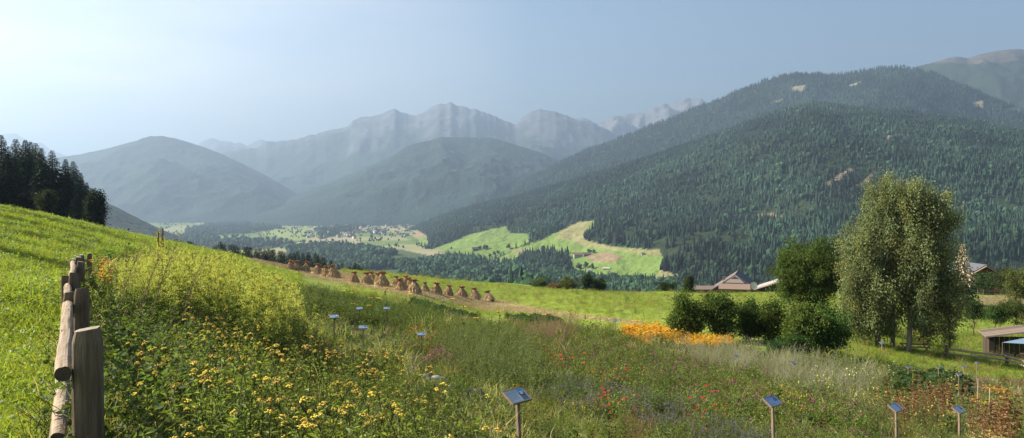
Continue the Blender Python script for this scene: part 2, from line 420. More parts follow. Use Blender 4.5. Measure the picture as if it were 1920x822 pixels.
k = N('ShaderNodeMapRange'); k.inputs['From Min'].default_value = .45; k.inputs['From Max'].default_value = .7; k.inputs['To Max'].default_value = .35; L(n3.outputs['Fac'], k.inputs['Value'])
yc = mixcol(N, L, k.outputs[0], vm.outputs[0], mixcol(N, L, 1.0, vm.outputs[0], (1.35,1.05,.8), 'MULTIPLY'))
b = N('ShaderNodeBsdfPrincipled'); b.inputs['Roughness'].default_value = .95; b.inputs['Specular IOR Level'].default_value = .05; L(yc, b.inputs['Base Color'])
bp = N('ShaderNodeBump'); bp.inputs['Strength'].default_value = .8; bp.inputs['Distance'].default_value = .25; L(n2.outputs['Fac'], bp.inputs['Height']); L(bp.outputs[0], b.inputs['Normal'])
o = N('ShaderNodeOutputMaterial'); L(b.outputs[0], o.inputs['Surface'])
M_GROUND = m
tag(g.build('ground', M_GROUND, smooth=True), kind='structure')

# ---------------------------------------------------------------- mountains
def ridge(name, sky_, dc, df, zf, du=4, nv=90, amp=.05, jag=0, colf=None, mat=None, back=1.35, sc=900., seed=0, shape=1.0, ridged=True, powr=1.0):
    """a mountain: the crest runs through sky_ (photo pixels) at depth dc; the front slope comes down to zf at depth df"""
    sp = np.array(sky_, float); u = np.arange(sp[0,0], sp[-1,0]+du, du)
    pc = np.interp(u, sp[:,0], sp[:,1])
    ker = np.ones(15)/15; sm = lambda v: np.convolve(np.pad(v, 7, 'edge'), ker, 'valid')
    if name.startswith('forest'): pc = sm(sm(pc))
    if jag: pc = pc-(fbm(u/22., u*0+seed, 5, seed+3, True)-.6)*jag
    D = np.interp(u, sp[:,0], sp[:,2]) if sp.shape[1] > 2 else np.full(len(u), float(dc))
    if name.startswith('forest'): D = sm(sm(sm(D)))
    zc = -(pc-380)/F0*D
    t = np.concatenate([np.linspace(0,1,nv), np.linspace(1,back,10)[1:]])[:,None]
    dfx = np.broadcast_to(df(u) if callable(df) else float(df), u.shape)
    d = dfx+(D-dfx)*t
    s = np.where(t <= 1, np.minimum(t, 1)**powr, 1-(t-1)*1.6)
    z = zf+(zc-zf)*s
    x = (u-960)/F0*d
    nz_ = fbm(x/sc, d/sc, 6, seed, ridged)-.5
    win = np.clip(4*t*(1-t), 0, 1)**.7
    z = z+nz_*amp*(zc-zf)*win
    C = colf(x, d, z, t, u[None]+0*t) if colf else np.tile((.022,.040,.028), x.shape+(1,))*(.6+.8*fbm((u-900)/60., t*14, 4, 6))[...,None]
    i = np.arange(len(t)-1)[:,None]*len(u); j = np.arange(len(u)-1)[None]
    F = np.stack([i+j, i+j+1, i+len(u)+j+1, i+len(u)+j], -1).reshape(-1,4)
    mb = MB(); mb.add(np.stack([x,d,z],-1).reshape(-1,3), F, C.reshape(-1,3))
    tag(mb.build(name, mat or M_SLOPE, smooth=True), kind='structure')
    return dict(x=x, d=d, z=z, u=u, t=t[:,0], df=dfx, D=D)
M_SLOPE = solid_material('mountain_slope', .95, .05, .012, .35, .8, bscale=.05, bdist=12, coords='Object')
M_HILLWOOD = solid_material('hill_woodland', .95, .05, .02, .35, 1.0, bscale=.04, bdist=14, coords='Object')
def rockcol(lo, hi, seed=0, rock=(.10,.105,.115)):
    def f(x, d, z, t, u):
        n = fbm(x/500, d/500, 5, seed+9); k = sstep(lo, hi, z+(n-.5)*(hi-lo)*2.2)[...,None]
        n2 = (fbm(x/160, z/90+d/300, 4, seed+2, True))[...,None]
        return np.array((.030,.048,.030))*(1-k)+np.array(rock)*(.45+.9*n2)*k
    return f
ridge('distant_peaks', [(-700,330),(-300,300),(-60,262),(30,252),(80,272),(130,296),(200,320),(330,300),(372,272),(395,258),(430,266),(465,275),(480,266),(495,262),(520,275),(700,300)], 17500, 13000, -150, du=4, nv=40, amp=.5, jag=7, colf=rockcol(500,900,5), seed=5)
ridge('rocky_range', [(1000,300),(1060,226),(1090,222),(1120,232),(1150,222),(1180,214),(1210,213),(1225,204),(1243,197),(1262,197),(1283,188),(1300,190),(1318,195),(1345,215),(1400,260),(1500,330)], 14500, 10500, 0, du=3, nv=70, amp=.55, jag=9, colf=rockcol(300,620,2,(.14,.135,.14)), seed=2, sc=700)
ridge('main_range', [(-700,420),(200,400),(400,290),(440,281),(480,278),(500,265),(560,262),(600,249),(640,241),(655,236),(662,227),(690,221),(725,213),(740,205),(756,213),(780,218),(800,207),(822,197),(845,195),(870,202),(900,210),(945,229),(967,236),(990,215),(1012,206),(1040,210),(1070,220),(1100,229),(1130,240),(1160,256),(1200,280),(1300,340),(1400,380)], 12000, 8300, -150, du=3, nv=150, amp=.40, jag=6, colf=rockcol(700,1150,1), seed=1, sc=1500)
ridge('wooded_hill', [(-800,380),(-300,300),(0,300),(110,296),(150,290),(200,280),(250,266),(285,258),(305,256),(330,260),(380,275),(440,300),(500,330),(560,365),(600,390),(640,400)], 8300, 6000, -153, du=3, nv=150, amp=.48, jag=1.6, seed=11, mat=M_HILLWOOD, sc=850)
ridge('wooded_mountain', [(470,396),(520,380),(600,350),(680,318),(740,290),(790,268),(830,258),(870,257),(920,259),(960,270),(1010,285),(1060,305),(1120,330),(1200,350),(1300,380)], 7600, 5200, -153, du=3, nv=150, amp=.45, jag=1.6, seed=13, mat=M_HILLWOOD, sc=750, powr=.8)
ridge('valley_shoulder', [(-700,200),(-300,260),(60,330),(150,358),(190,375),(225,392),(260,410),(290,425),(320,438),(345,448),(400,470)], 2400, 1500, -155, du=3, nv=80, amp=.25, jag=1.5, seed=17, sc=260, mat=M_HILLWOOD, colf=lambda x,d,z,t,u: np.tile((.025,.04,.022), x.shape+(1,)))
BALD = lambda x,d,z,t,u: np.where((z > 1330+(fbm(x/300,d/300,4,3)-.5)*160)[...,None], np.array((.10,.092,.078))*(.7+.5*fbm(x/80,d/80,3,8))[...,None], np.array((.03,.045,.026)))
R3 = ridge('bald_summit', [(1500,330),(1640,200),(1690,140),(1715,126),(1745,119),(1770,111),(1790,107),(1812,111),(1835,103),(1860,98),(1890,95),(1905,94),(1925,97),(2000,92),(2150,88),(2600,150)], 8000, 5600, 200, du=4, nv=80, amp=.3, jag=1, seed=23, colf=BALD, sc=900)
CLR2 = [[(1480,165),(1512,158),(1505,172),(1484,172)],[(1442,192),(1468,186),(1462,191),(1440,197)],[(1418,208),(1430,204),(1424,210)],[(1593,160),(1612,153),(1606,160),(1592,164)],[(1822,193),(1846,186),(1843,204),(1826,204)],[(1880,204),(1915,200),(1912,214),(1884,212)]]
CLR1 = [[(1538,345),(1555,338),(1575,325),(1598,314),(1600,320),(1580,334),(1562,346),(1545,350)],[(1585,358),(1600,350),(1620,340),(1636,318),(1642,322),(1630,345),(1606,358),(1590,363)],[(1660,256),(1690,250),(1692,256),(1664,262)],[(1585,213),(1605,210),(1606,214),(1588,217)],[(1375,403),(1460,401),(1470,408),(1380,408)]]
MEADOW1 = [[(704,453),(782,431),(801,443),(804,459),(782,466),(746,473),(716,460)],
 [(782,478),(839,457),(877,441),(931,428),(950,425),(955,437),(996,439),(991,453),(966,467),(948,476),(927,485),(913,490),(853,483),(799,490)],
 [(966,467),(1016,450),(1058,428),(1087,416),(1120,414),(1115,425),(1097,436),(1097,450),(1143,462),(1236,469),(1243,482),(1239,507),(1275,517),(1271,540),(1100,540),(1074,510),(1065,475),(1030,469),(977,475),(959,492),(916,496),(927,486),(950,477)],
 [(740,494),(752,487),(760,492),(745,499)],[(995,505),(1035,492),(1060,492),(1058,500),(1015,512)]]
BROWN1 = [[(1097,480),(1140,472),(1168,482),(1150,493),(1110,490)],[(1074,510),(1100,512),(1110,540),(1074,540)],[(955,470),(990,468),(992,474),(960,475)],[(782,431),(801,443),(790,448),(765,444)]]
TAN1 = [[(1058,428),(1087,416),(1110,415),(1100,430),(1097,450),(1160,466),(1236,469),(1240,480),(1180,474),(1100,462),(1060,450),(1040,446)],[(1239,507),(1275,517),(1271,535),(1220,530)]]
def col_l1(x, d, z, t, u):
    p, q = proj(x, d, z); C = np.tile((.022,.034,.016), x.shape+(1,)); n = fbm(x/30, d/60, 3, 4)[...,None]
    for P in MEADOW1: C[inpoly(p, q, P)] = (.125,.185,.045)
    for P in TAN1: C[inpoly(p, q, P)] = (.20,.19,.085)
    for P in BROWN1: C[inpoly(p, q, P)] = (.20,.15,.09)
    for P in CLR1: C[inpoly(p, q, P)] = (.17,.135,.095)
    return C*(.8+.4*n)
def col_l2(x, d, z, t, u):
    p, q = proj(x, d, z); C = np.tile((.025,.038,.02), x.shape+(1,))
    for P in CLR2: C[inpoly(p, q, P)] = (.22,.20,.13)
    return C
R2 = ridge('forest_mountain', [(880,420,6000),(960,352,6000),(1000,335,6000),(1050,303,6000),(1140,269,6000),(1200,246,6000),(1300,206,5900),(1350,189,5900),(1400,166,5800),(1440,149,5800),(1480,141,5800),(1530,143,5800),(1580,144,5800),(1620,134,5700),(1680,126,5600),(1715,129,5600),(1760,146,5500),(1840,180,5400),(1920,210,5300),(2100,230,5200),(2500,200,5000)], 0, 3900, -60, du=4, nv=130, amp=.28, seed=31, colf=col_l2, sc=900, ridged=True)
R1 = ridge('forest_slope', [(690,452,4300),(740,446,4300),(800,418,4300),(860,396,4200),(950,374,4200),(1030,354,4100),(1120,326,4000),(1250,286,3900),(1400,236,3800),(1470,208,3700),(1530,197,3600),(1600,203,3600),(1700,212,3500),(1800,221,3400),(1870,238,3300),(1920,246,3200),(2100,272,3100),(2500,300,3000)], 0, lambda u: np.interp(u, [600,900,1300,2500], [1500,1300,1150,1000]), -190, du=3, nv=260, amp=.30, seed=37, colf=col_l1, sc=620, ridged=True)

# ---------------------------------------------------------------- far forests (one mass each)
def conifer_lo(r_, seed):
    g_ = np.random.default_rng(seed); mb = MB(); k = 7
    for (z0, z1, rad) in ((.06,.52,.17),(.26,.72,.135),(.46,.87,.095),(.66,1.0,.055)):
        th = np.arange(k)*2*PI/k+g_.random()*6; ra = rad*(.65+.6*g_.random(k))
        V = np.vstack([np.stack([np.cos(th)*ra, np.sin(th)*ra, np.full(k, z0)+g_.random(k)*.06-.03], 1), [[0,0,z1]]])
        mb.add(V, [[a,(a+1) % k,k] for a in range(k)])
    return np.concatenate(mb.V), np.concatenate(mb.F)
def decid_lo(seed):
    mb = MB(); g_ = np.random.default_rng(seed)
    for _ in range(5):
        c = g_.normal(size=3)*(.13,.13,.14)+(0,0,.55)
        blob(mb, c, .24+g_.random()*.12, (1,1,1), 1, .35, seed=int(g_.integers(99)))
    return np.concatenate(mb.V), np.concatenate(mb.F)
LO = [conifer_lo(0, s) for s in range(5)]; LOD = [decid_lo(s) for s in range(3)]
def forest(name, label, P, h, dec=.08, base=(.022,.044,.027), var=.5, hs=None, cat='forest'):
    n = len(P); mb = MB(); kind = np.where(rng.random(n) < dec, 10+rng.integers(0,3,n), rng.integers(0,5,n))
    H = h*(.6+.6*rng.random(n))*(.7+.75*fbm(P[:,0]/60, P[:,1]/60, 2, 78))
    cn = fbm(P[:,0]/170, P[:,1]/230, 4, 77)
    for k in np.unique(kind):
        V, F = LO[k] if k < 10 else LOD[k-10]
        s = kind == k; q = P[s]; m = len(q)
        a = rng.random(m)*2*PI; c, sn = np.cos(a)[:,None], np.sin(a)[:,None]
        wd = (H[s]*(.9+.4*rng.random(m))*(1 if k < 10 else .62))[:,None]; hh = (H[s]*(1 if k < 10 else .8))[:,None]
        VX = (V[None,:,0]*c-V[None,:,1]*sn)*wd+q[:,0:1]; VY = (V[None,:,0]*sn+V[None,:,1]*c)*wd+q[:,1:2]; VZ = V[None,:,2]*hh+q[:,2:3]
        FF = (np.arange(m)[:,None,None]*len(V)+F[None]).reshape(-1,3)
        cc = np.array(base)*(1+var*(rng.random((m,1))*2-1)+(cn[s][:,None]-.5)*1.8)*(np.array((1.12,1.22,1.0)) if k >= 10 else 1)
        mb.add(np.stack([VX,VY,VZ],-1).reshape(-1,3), FF, np.repeat(np.maximum(cc, .004), len(V), 0))
    return tag(mb.build(name, M_FOREST), label, cat, kind='stuff')
def scatter_ridge(Rg, n, umin, umax, tmin=0, tmax=1.02):
    """uniform over the map area of a slope"""
    i = np.searchsorted(Rg['u'], [umin, umax]); i1 = min(i[1], len(Rg['u'])-2)
    u = rng.uniform(i[0], i1, n*3); nt_ = np.argmin(abs(Rg['t']-tmax)); n0 = np.argmin(abs(Rg['t']-tmin))
    tt = rng.uniform(n0, nt_-.01, n*3)
    def samp(A):
        a = u.astype(int); b = tt.astype(int); fu = u-a; fv = tt-b
        return (A[b,a]*(1-fu)+A[b,a+1]*fu)*(1-fv)+(A[b+1,a]*(1-fu)+A[b+1,a+1]*fu)*fv
    d = samp(Rg['d']); keep = rng.random(n*3) < d/d.max()
    P = np.stack([samp(Rg['x']), d, samp(Rg['z'])], 1)[keep]
    return P[:n]
P = scatter_ridge(R1, 72000, 700, 2150)
p_, q_ = proj(P[:,0], P[:,1], P[:,2]); k = np.ones(len(P), bool)
for Q in MEADOW1+CLR1: k &= ~inpoly(p_+(rng.random(len(P))-.5)*3, q_, Q)
gap = fbm(P[:,0]/110, P[:,1]/150, 3, 41); k &= (gap < .63) | (rng.random(len(P)) < .25)
k &= P[:,2] > -158
forest('conifer_forest', 'dense dark green conifer forest covering the nearer right-hand mountain slope', P[k]-[0,0,1.5], 19, dec=.08)
P = scatter_ridge(R2, 36000, 940, 2150, .15)
p_, q_ = proj(P[:,0], P[:,1], P[:,2]); k = P[:,2] > -60
for Q in CLR2: k &= ~inpoly(p_, q_, Q)
forest('mountain_forest', 'hazy conifer forest on the higher mountain behind the nearer slope', P[k]-[0,0,2], 27, dec=.02, var=.4)
# valley woods: belts of trees between the near meadow and the far slope
def area_pts(n, x0, x1, d0, d1, polys=None, zf=None):
    px_ = rng.uniform(x0, x1, n); d = np.sqrt(rng.uniform(d0**2, d1**2, n)); x = (px_-960)/F0*d
    z = G(x, d); P = np.stack([x, d, z], 1)
    if polys:
        a, b = proj(x, d, z); k = np.zeros(n, bool)
        for Q in polys: k |= inpoly(a, b, Q)
        P = P[k]
    return P
P = np.vstack([area_pts(26000, 200, 840, 1500, 9000, V_WOOD[:5])])
forest('valley_woods', 'bluish belts of trees between the pale fields of the valley floor', P-[0,0,1], 20, dec=.5)
P = area_pts(30000, 540, 1330, 420, 2700); a, b = proj(P[:,0], P[:,1], P[:,2])
k = (fbm(P[:,0]/130, P[:,1]/170, 3, 5) > .41) & (b > np.interp(a, [560,640,740,900,1070,1080,1300], [462,458,478,496,505,528,536])) & ~inpoly(a, b, MEADOW1[4]) & ~inpoly(a, b, MEADOW1[3])
forest('lower_wood', 'mixed wood of conifers and broadleaf trees in the dip below the far meadows', P[k]-[0,0,1], 22, dec=.6, base=(.022,.042,.022))
P = area_pts(5200, 300, 820, 2600, 8500); kk_ = (fbm(P[:,0]/90, P[:,1]/220, 2, 19) > .60) | (rng.random(len(P)) < .12); forest('field_trees', 'single trees and short hedges scattered through the hazy valley fields', P[kk_]-[0,0,1], 13, dec=.9)
# knoll of trees inside the far meadows
def on_r1(pts_px, n):
    P = scatter_ridge(R1, 60000, 700, 1300, 0, .6); a, b = proj(P[:,0], P[:,1], P[:,2]); k = np.zeros(len(P), bool)
    for Q in pts_px: k |= inpoly(a, b, Q)
    return P[k][:n]
P = scatter_ridge(R1, 9000, 1060, 1290, .0, .3); a, b = proj(P[:,0], P[:,1], P[:,2])
k = b > np.interp(a, [1060,1100,1140,1180,1200,1230,1290], [530,534,532,536,524,530,534])
forest('meadow_edge_trees', 'rounded broadleaf trees along the lower edge of the far meadow', P[k][:700], 15, dec=.75, base=(.035,.055,.028))
#@@PART3
# ---------------------------------------------------------------- trees
def shade_path(p0, p1, n=6, sag=0., wob=.1):
    t = np.linspace(0,1,n)[:,None]; p0 = np.asarray(p0, float); p1 = np.asarray(p1, float)
    P = p0*(1-t)+p1*t; P[:,2] += sag*4*(t*(1-t))[:,0]
    P[1:-1] += rng.normal(size=(n-2,3))*wob*np.linalg.norm(p1-p0)*.25
    return P
def spruce_parts(h, seed, wr=.17, dens=1.0, col=(.026,.046,.024), gappy=.0, tipcol=None):
    global rng
    keep = rng; rng = np.random.default_rng(seed)
    tr = MB(); add_tube(tr, [(0,0,-1),(0,0,h*.5),(0,0,h*.97)], [h*.018,h*.011,h*.002], 6, (.06,.045,.035), jit=.2)
    cr = MB(); z = h*.07
    while z < h*.985:
        f = 1-z/h; Lb = h*wr*(f**.8)*(1.05 if f < .8 else 1)*(.8+.4*rng.random())+.12
        nb = int(rng.integers(5,8)); a0 = rng.random()*6.28
        for k in range(nb):
            if rng.random() < gappy: continue
            a = a0+k*2*PI/nb+rng.normal()*.15; l = Lb*(.7+.5*rng.random()); dz = -.28*l*(.3+f)+(.10 if f < .2 else 0)*l
            d = np.array([math.cos(a), math.sin(a), 0]); side = np.array([-d[1], d[0], 0])
            n = max(5, int(9*l*dens)); t = rng.random(n)**.8
            B = d*(t*l)[:,None]+side*(rng.normal(size=n)*.16*l*(1-t*.6))[:,None]
            B[:,2] += z+dz*t**1.4+.06*l*np.sin(t*5)
            D = d+side*rng.normal(size=(n,1))*.8+np.array([0,0,-.35])+rng.normal(size=(n,3))*.25
            c = np.array(col)*(1 if tipcol is None else 1)
            cc = np.tile(c, (n,1))*(.75+.5*rng.random((n,1)))
            if tipcol is not None: 
                k_ = (rng.random(n) < .75) & (z > h*.35); cc[k_] = tipcol
            lk = .35+.65*min(1., f*2.2); leaves(cr, B, D, (.45+.25*rng.random(n)+.05*l)*lk, (.22+.12*rng.random(n))*lk, cc, flat=.5, droop=.3)
        z += (h*.012+.13*(.4+rng.random()*.6))*(.55+.6*f)
    rng = keep
    return tr, cr
def make_tree(name, tr, cr, bark, leafm, label, group=None, cat='tree'):
    e = empty(name); tag(e, label, cat, group)
    tr.build('trunk', bark, e, smooth=True); cr.build('crown', leafm, e)
    return e
spr = []
for s in range(4):
    tr, cr = spruce_parts(20, 50+s, wr=.15+.02*s, gappy=.08*(s % 2))
    spr.append(Proto(make_tree('spruce_tree', tr, cr, M_BARK, M_NEEDLE, 'dark spruce in the dense grove above the left meadow', 'spruces of the grove on the left crest')))
far_spr = []
for s in range(3):
    tr, cr = spruce_parts(17, 80+s, wr=.16, dens=.45)
    far_spr.append(Proto(make_tree('spruce_tree', tr, cr, M_BARK, M_NEEDLE, 'spruce in the dark belt just beyond the crest behind the grain shocks', 'spruces of the belt below the meadow crest')))
def place_top(pr, px, top, d, h0, label=None, group=None, wmul=1.0, rz=None):
    b = on(px, d); zt = at(px, top, d)[2]; h = max(zt-b[2], 1.0); s = h/h0
    return pr.place(b-[0,0,.1], rng.random()*6.28 if rz is None else rz, (s*wmul, s*wmul, s), label, group)
grp = 'spruces of the grove on the left crest'
for (px, top, d) in [(4,250,140),(31,258,144),(49,260,139),(58,262,147),(68,265,141),(79,275,138),(99,279,140),(124,296,140),(138,300,144),(152,321,139),(163,340,141),(-25,255,142),(-55,248,140),(176,362,138),(186,384,137)]:
    place_top(spr[int(rng.integers(4))], px, top, d, 20, wmul=1.4)
for k in range(44):
    px = rng.uniform(-60,172); top = np.interp(px, [-60,0,70,100,130,160,190], [270,275,285,298,325,350,395])+rng.uniform(8,75)
    place_top(spr[int(rng.integers(4))], px, top, rng.uniform(134,158), 20, wmul=1.9)
grp = 'spruces of the belt below the meadow crest'
def belt(n, x0, x1, xs, ys, dd, jit):
    for k in range(n):
        px = x0+(x1-x0)*(k+rng.random())/n
        place_top(far_spr[int(rng.integers(3))], px, np.interp(px, xs, ys)+rng.uniform(0,jit), rng.uniform(*dd), 17, wmul=1.15)
belt(34, 396, 642, [396,410,500,560,600,640], [456,450,458,466,474,490], (262,300), 9)
belt(34, 392, 645, [396,410,500,560,600,640], [464,460,470,478,486,498], (250,262), 12)
belt(10, 652, 692, [652,665,692], [494,490,502], (262,285), 6)
belt(16, 318, 386, [318,335,360,386], [446,444,450,460], (262,290), 8)
belt(7, 235, 318, [235,318], [440,444], (262,290), 5)
# off-frame spruces on the left whose shadows streak the meadow
for (x, y) in [(-52,61),(-55,66),(-61,75),(-69,86),(-72,91),(-79,101),(-88,112),(-50,40),(-54,47),(-46,33.5),(-58,54)]:
    spr[int(rng.integers(4))].place((x,y,g1(x,y)-.2), rng.random()*6, .75+.3*rng.random(), 'dark spruce outside the picture left of the sloping meadow', 'spruces left of the meadow')

def crown(cr, ells, nc, nl, leaf, col, crad, droop=0., var=.2, shell=.45, colv=.2, flat=0.):
    vol = np.array([e[3]*e[4]*e[5] for e in ells]); idx = rng.choice(len(ells), nc, p=vol/vol.sum())
    E = np.array(ells)[idx]
    u = unit(rng.normal(size=(nc,3))); r = rng.random(nc)**shell*(.82+.36*rng.random(nc))
    c = E[:,:3]+u*r[:,None]*E[:,3:6]
    cr_ = crad*(.6+.8*rng.random(nc))
    B = np.repeat(c, nl, 0); q = rng.normal(size=(nc*nl,3))*np.repeat(cr_, nl)[:,None]*np.array([.55,.55,.42+droop*.5])
    q[:,2] -= droop*np.abs(rng.normal(size=nc*nl))*crad*.8
    D = rng.normal(size=(nc*nl,3))+np.array([0,0,-droop*1.6-.2])+unit(q)*.5
    cc = np.array(col)*(1+1.5*colv*(rng.random((nc,1))*2-1)); hue = 1+.12*(rng.random((nc,1))*2-1)
    cc = cc*np.concatenate([hue, np.ones((nc,1)), 1/hue], 1)
    leaves(cr, B+q, D, leaf*(.7+.6*rng.random(nc*nl)), leaf*.62, np.repeat(cc, nl, 0), var=var, flat=flat)
    return c
def limbs(tr, path, targets, r0, col, n=5, zmin=.0):
    path = np.asarray(path, float); full = path; path = path[path[:,2] >= zmin*path[-1,2]]
    for c in targets:
        b = path[0]
        k2 = int(np.argmin(np.abs(path[:,2]-max(path[0,2], c[2]-.22*path[-1,2]-.3*np.hypot(*(c[:2]-b[:2])))))); b = path[k2]
        P = shade_path(b, c, 6, sag=.05*np.linalg.norm(c-b), wob=.12)
        add_tube(tr, P, np.linspace(r0, r0*.15, 6), n, col)
def birch(px, d, top, ells_px, trunk_lean, label, n=260, nl=150, white=.5):
    """ellipsoids given in photo pixels around the trunk, turned to metres at the tree's own distance"""
    b = on(px, d); m = d/F0; base_py = proj(*b)[1]
    E = [((ex-px)*m, oy, (base_py-ey)*m, rx*m, ry, rz_*m) for (ex, ey, rx, rz_, oy, ry) in ells_px]
    H = (base_py-top)*m
    path = shade_path((0,0,-.3), (trunk_lean[0]*m, .2, H*.9), 12, wob=.012)
    tr = MB(); V, F = tube(path, np.linspace(.21, .03, 12), 9, jit=.18)
    zz = V[:,2]; nn = vnoise(np.arctan2(V[:,1],V[:,0])*3+9, zz*5, 3)
    cw = np.where((nn > .45)[:,None], (.46,.44,.39), (.07,.06,.05)); low = sstep(4.2,2.2,zz)[:,None]; cw = cw*(1-low*.8)+np.array((.11,.09,.07))*low*.8
    tr.add(V, F, cw)
    cr = MB(); cc = crown(cr, E, n, nl, .15, (.155,.175,.080), .48, droop=.75, shell=.5, colv=.28, var=.3)
    limbs(tr, path, cc[rng.choice(n, 60, replace=False)], .05, (.26,.23,.19), zmin=.3)
    e = make_tree('birch_tree', tr, cr, M_BIRCH, M_TREELEAF, label); e.location = tuple(b)
    return e
birch(1648, 64.5, 330, [(1640,545,48,60,0,2.7),(1618,585,34,42,0,2.),(1660,600,34,30,.2,2.),(1622,470,38,75,.2,2.2),(1650,400,36,70,.3,2.2),(1596,580,26,40,0,1.6),(1655,350,20,32,0,1.1),(1612,530,42,40,-.2,2.)], (6,0),
      'tall birch with drooping crown on the left trunk of three standing close together', 350)
birch(1676, 65.5, 326, [(1680,420,40,85,.6,2.3),(1668,355,30,34,0,1.5),(1692,520,42,75,.4,2.3),(1712,440,34,70,0,2.2),(1705,395,28,52,.4,1.7),(1672,480,44,60,0,2.2)], (0,0),
      'birch on the middle trunk of three standing close together, its top the highest', 320)
birch(1704, 63.5, 350, [(1745,400,34,58,-.2,2.1),(1756,480,42,72,0,2.6),(1762,555,42,56,0,2.6),(1728,575,36,38,-.3,2.),(1706,440,34,70,-.2,2.2),(1720,500,46,90,-.4,2.4),(1738,366,26,28,0,1.4),(1705,350,26,26,0,1.3),(1705,378,34,46,0,1.8),(1700,430,40,60,.3,2.2),(1692,355,22,32,0,1.2),(1778,402,24,34,0,1.3),(1778,585,24,36,0,1.6),(1740,600,40,30,0,2.2)], (26,0),
      'stout birch on the thickest of three trunks, its crown leaning toward the shed', 430)

def bushy(name, label, px, d, top, wpx, col, leaf=.13, n=120, nl=110, trunk=True, group=None, cat='tree', low=.0, crad=.38, asp=1.0, ey=1.0, bark=(.07,.055,.04), droop=.1, lean=0.):
    b = on(px, d); m = d/F0; H = at(px, top, d)[2]-b[2]; Wd = wpx*m/2
    E = [(0,0,low*H+(H*(1-low))*.52, Wd*.78, Wd*.78*ey, H*(1-low)*.46)]
    for _ in range(6):
        a = rng.random()*6.28; E.append((math.cos(a)*Wd*.45, math.sin(a)*Wd*.45*ey, H*(low+(1-low)*(.3+.45*rng.random())), Wd*.5, Wd*.5*ey, H*(1-low)*.26))
    if lean: E = [(e[0]+lean*(e[2]/H), *e[1:]) for e in E]
    tr = MB(); path = shade_path((0,0,-.15), (lean*.7,0,H*.8), 8, wob=.12)
    cr = MB(); c = crown(cr, E, n, nl, leaf, col, crad, droop=droop, shell=.42)
    if trunk: add_tube(tr, path, np.linspace(max(.03, H*.018), .015, 8), 7, bark, jit=.2)
    else:
        for _ in range(6):
            a = rng.random()*6.28; add_tube(tr, shade_path((math.cos(a)*.15,math.sin(a)*.15,-.1), (math.cos(a)*Wd*.5,math.sin(a)*Wd*.5*ey,H*.7), 6, wob=.12), np.linspace(.035,.01,6), 5, bark)
    limbs(tr, path, c[rng.choice(len(c), min(26, len(c)), replace=False)], max(.02, H*.007), bark, 4)
    e = empty(name, b); tag(e, label, cat, group)
    tr.build('trunk' if trunk else 'stem', M_BARK, e, smooth=True); cr.build('crown' if trunk else 'foliage', M_TREELEAF, e)
    return e
bushy('maple_tree', 'round dense dark green broadleaf tree beside the birches, behind the shrub row', 1521, 76, 450, 148, (.060,.10,.024), .17, 400, 120, low=.12, crad=.55)
EL = (.075,.12,.028)
for (px, d, top, wp, lab, cc) in [
 (1291,54,548,66,'upright leafy shrub at the end of the row nearest the farmhouse roofs',EL),
 (1352,54,549,74,'tall feathery shrub second in the row, behind the orange flower bed',EL),
 (1405,55,562,66,'darker low shrub in the middle of the shrub row',(.055,.095,.024)),
 (1452,54,566,72,'shrub in front of the round dark tree, with pale tips',EL),
 (1507,51,562,86,'broad light green shrub below the round dark tree',(.085,.13,.03)),
 (1558,52,566,84,'wide spreading shrub at the birch end of the shrub row',EL)]:
    bushy('elder_shrub', lab, px, d, top, wp, cc, .15, 84, 120, trunk=False, cat='shrub', crad=.40, droop=.05, ey=.9)
bushy('elder_shrub', 'low dark rounded bush tucked under the broad shrub by the birches', 1495, 48, 625, 52, (.035,.07,.018), .10, 60, 90, trunk=False, cat='shrub', crad=.22)
bushy('elder_shrub', 'small soft green bush low at the foot of the shrub row', 1455, 46.5, 636, 40, (.05,.09,.028), .09, 40, 90, trunk=False, cat='shrub', crad=.2)
# thin sapling by the rail fence, orchard trees, trees round the barn
bushy('young_birch', 'thin grey green sapling standing at the post of the rail fence', 1783, 65, 596, 30, (.09,.115,.055), .09, 34, 36, crad=.25)
bushy('pear_tree', 'small narrow orchard tree with a bare lower trunk in the sunlit meadow', 1828, 93, 560, 36, (.045,.075,.022), .16, 60, 60, low=.32, crad=.35)
bushy('apple_tree', 'low apple tree with a leaning trunk just above the shed roof', 1868, 100, 568, 62, (.05,.085,.022), .17, 80, 70, low=.25, crad=.42, lean=.5)
bushy('apple_tree', 'apple tree with reddish fruit tint at the picture edge above the shed', 1908, 99, 560, 62, (.07,.085,.025), .17, 80, 70, low=.25, crad=.42)
bushy('garden_tree', 'yellow green tree reaching up beside the barn at the picture edge', 1906, 140, 498, 58, (.10,.11,.03), .26, 110, 70, low=.1, crad=.7)
bushy('hazel_bush', 'rounded olive bush in front of the dark barn wall', 1842, 178, 510, 50, (.055,.08,.028), .3, 80, 60, crad=.7, cat='bush', trunk=False)
bushy('hazel_bush', 'dark olive bush under the far eave of the barn', 1880, 186, 502, 42, (.05,.065,.022), .3, 70, 60, crad=.7, cat='bush', trunk=False)
tr, cr = spruce_parts(16, 301, wr=.19, dens=.6, col=(.03,.045,.02), tipcol=(.50,.40,.30))  # cream tip colour stands in for sunlight on the needles
e = make_tree('sun_tinted_spruce', tr, cr, M_BARK, M_NEEDLE, 'pointed conifer with needles tinted cream as sunlight between the birches and the barn'); b = on(1806, 150)
hh = at(1806,455,150)[2]-b[2]; e.location = tuple(b); e.scale = (hh/16*1.1, hh/16*1.1, hh/16)
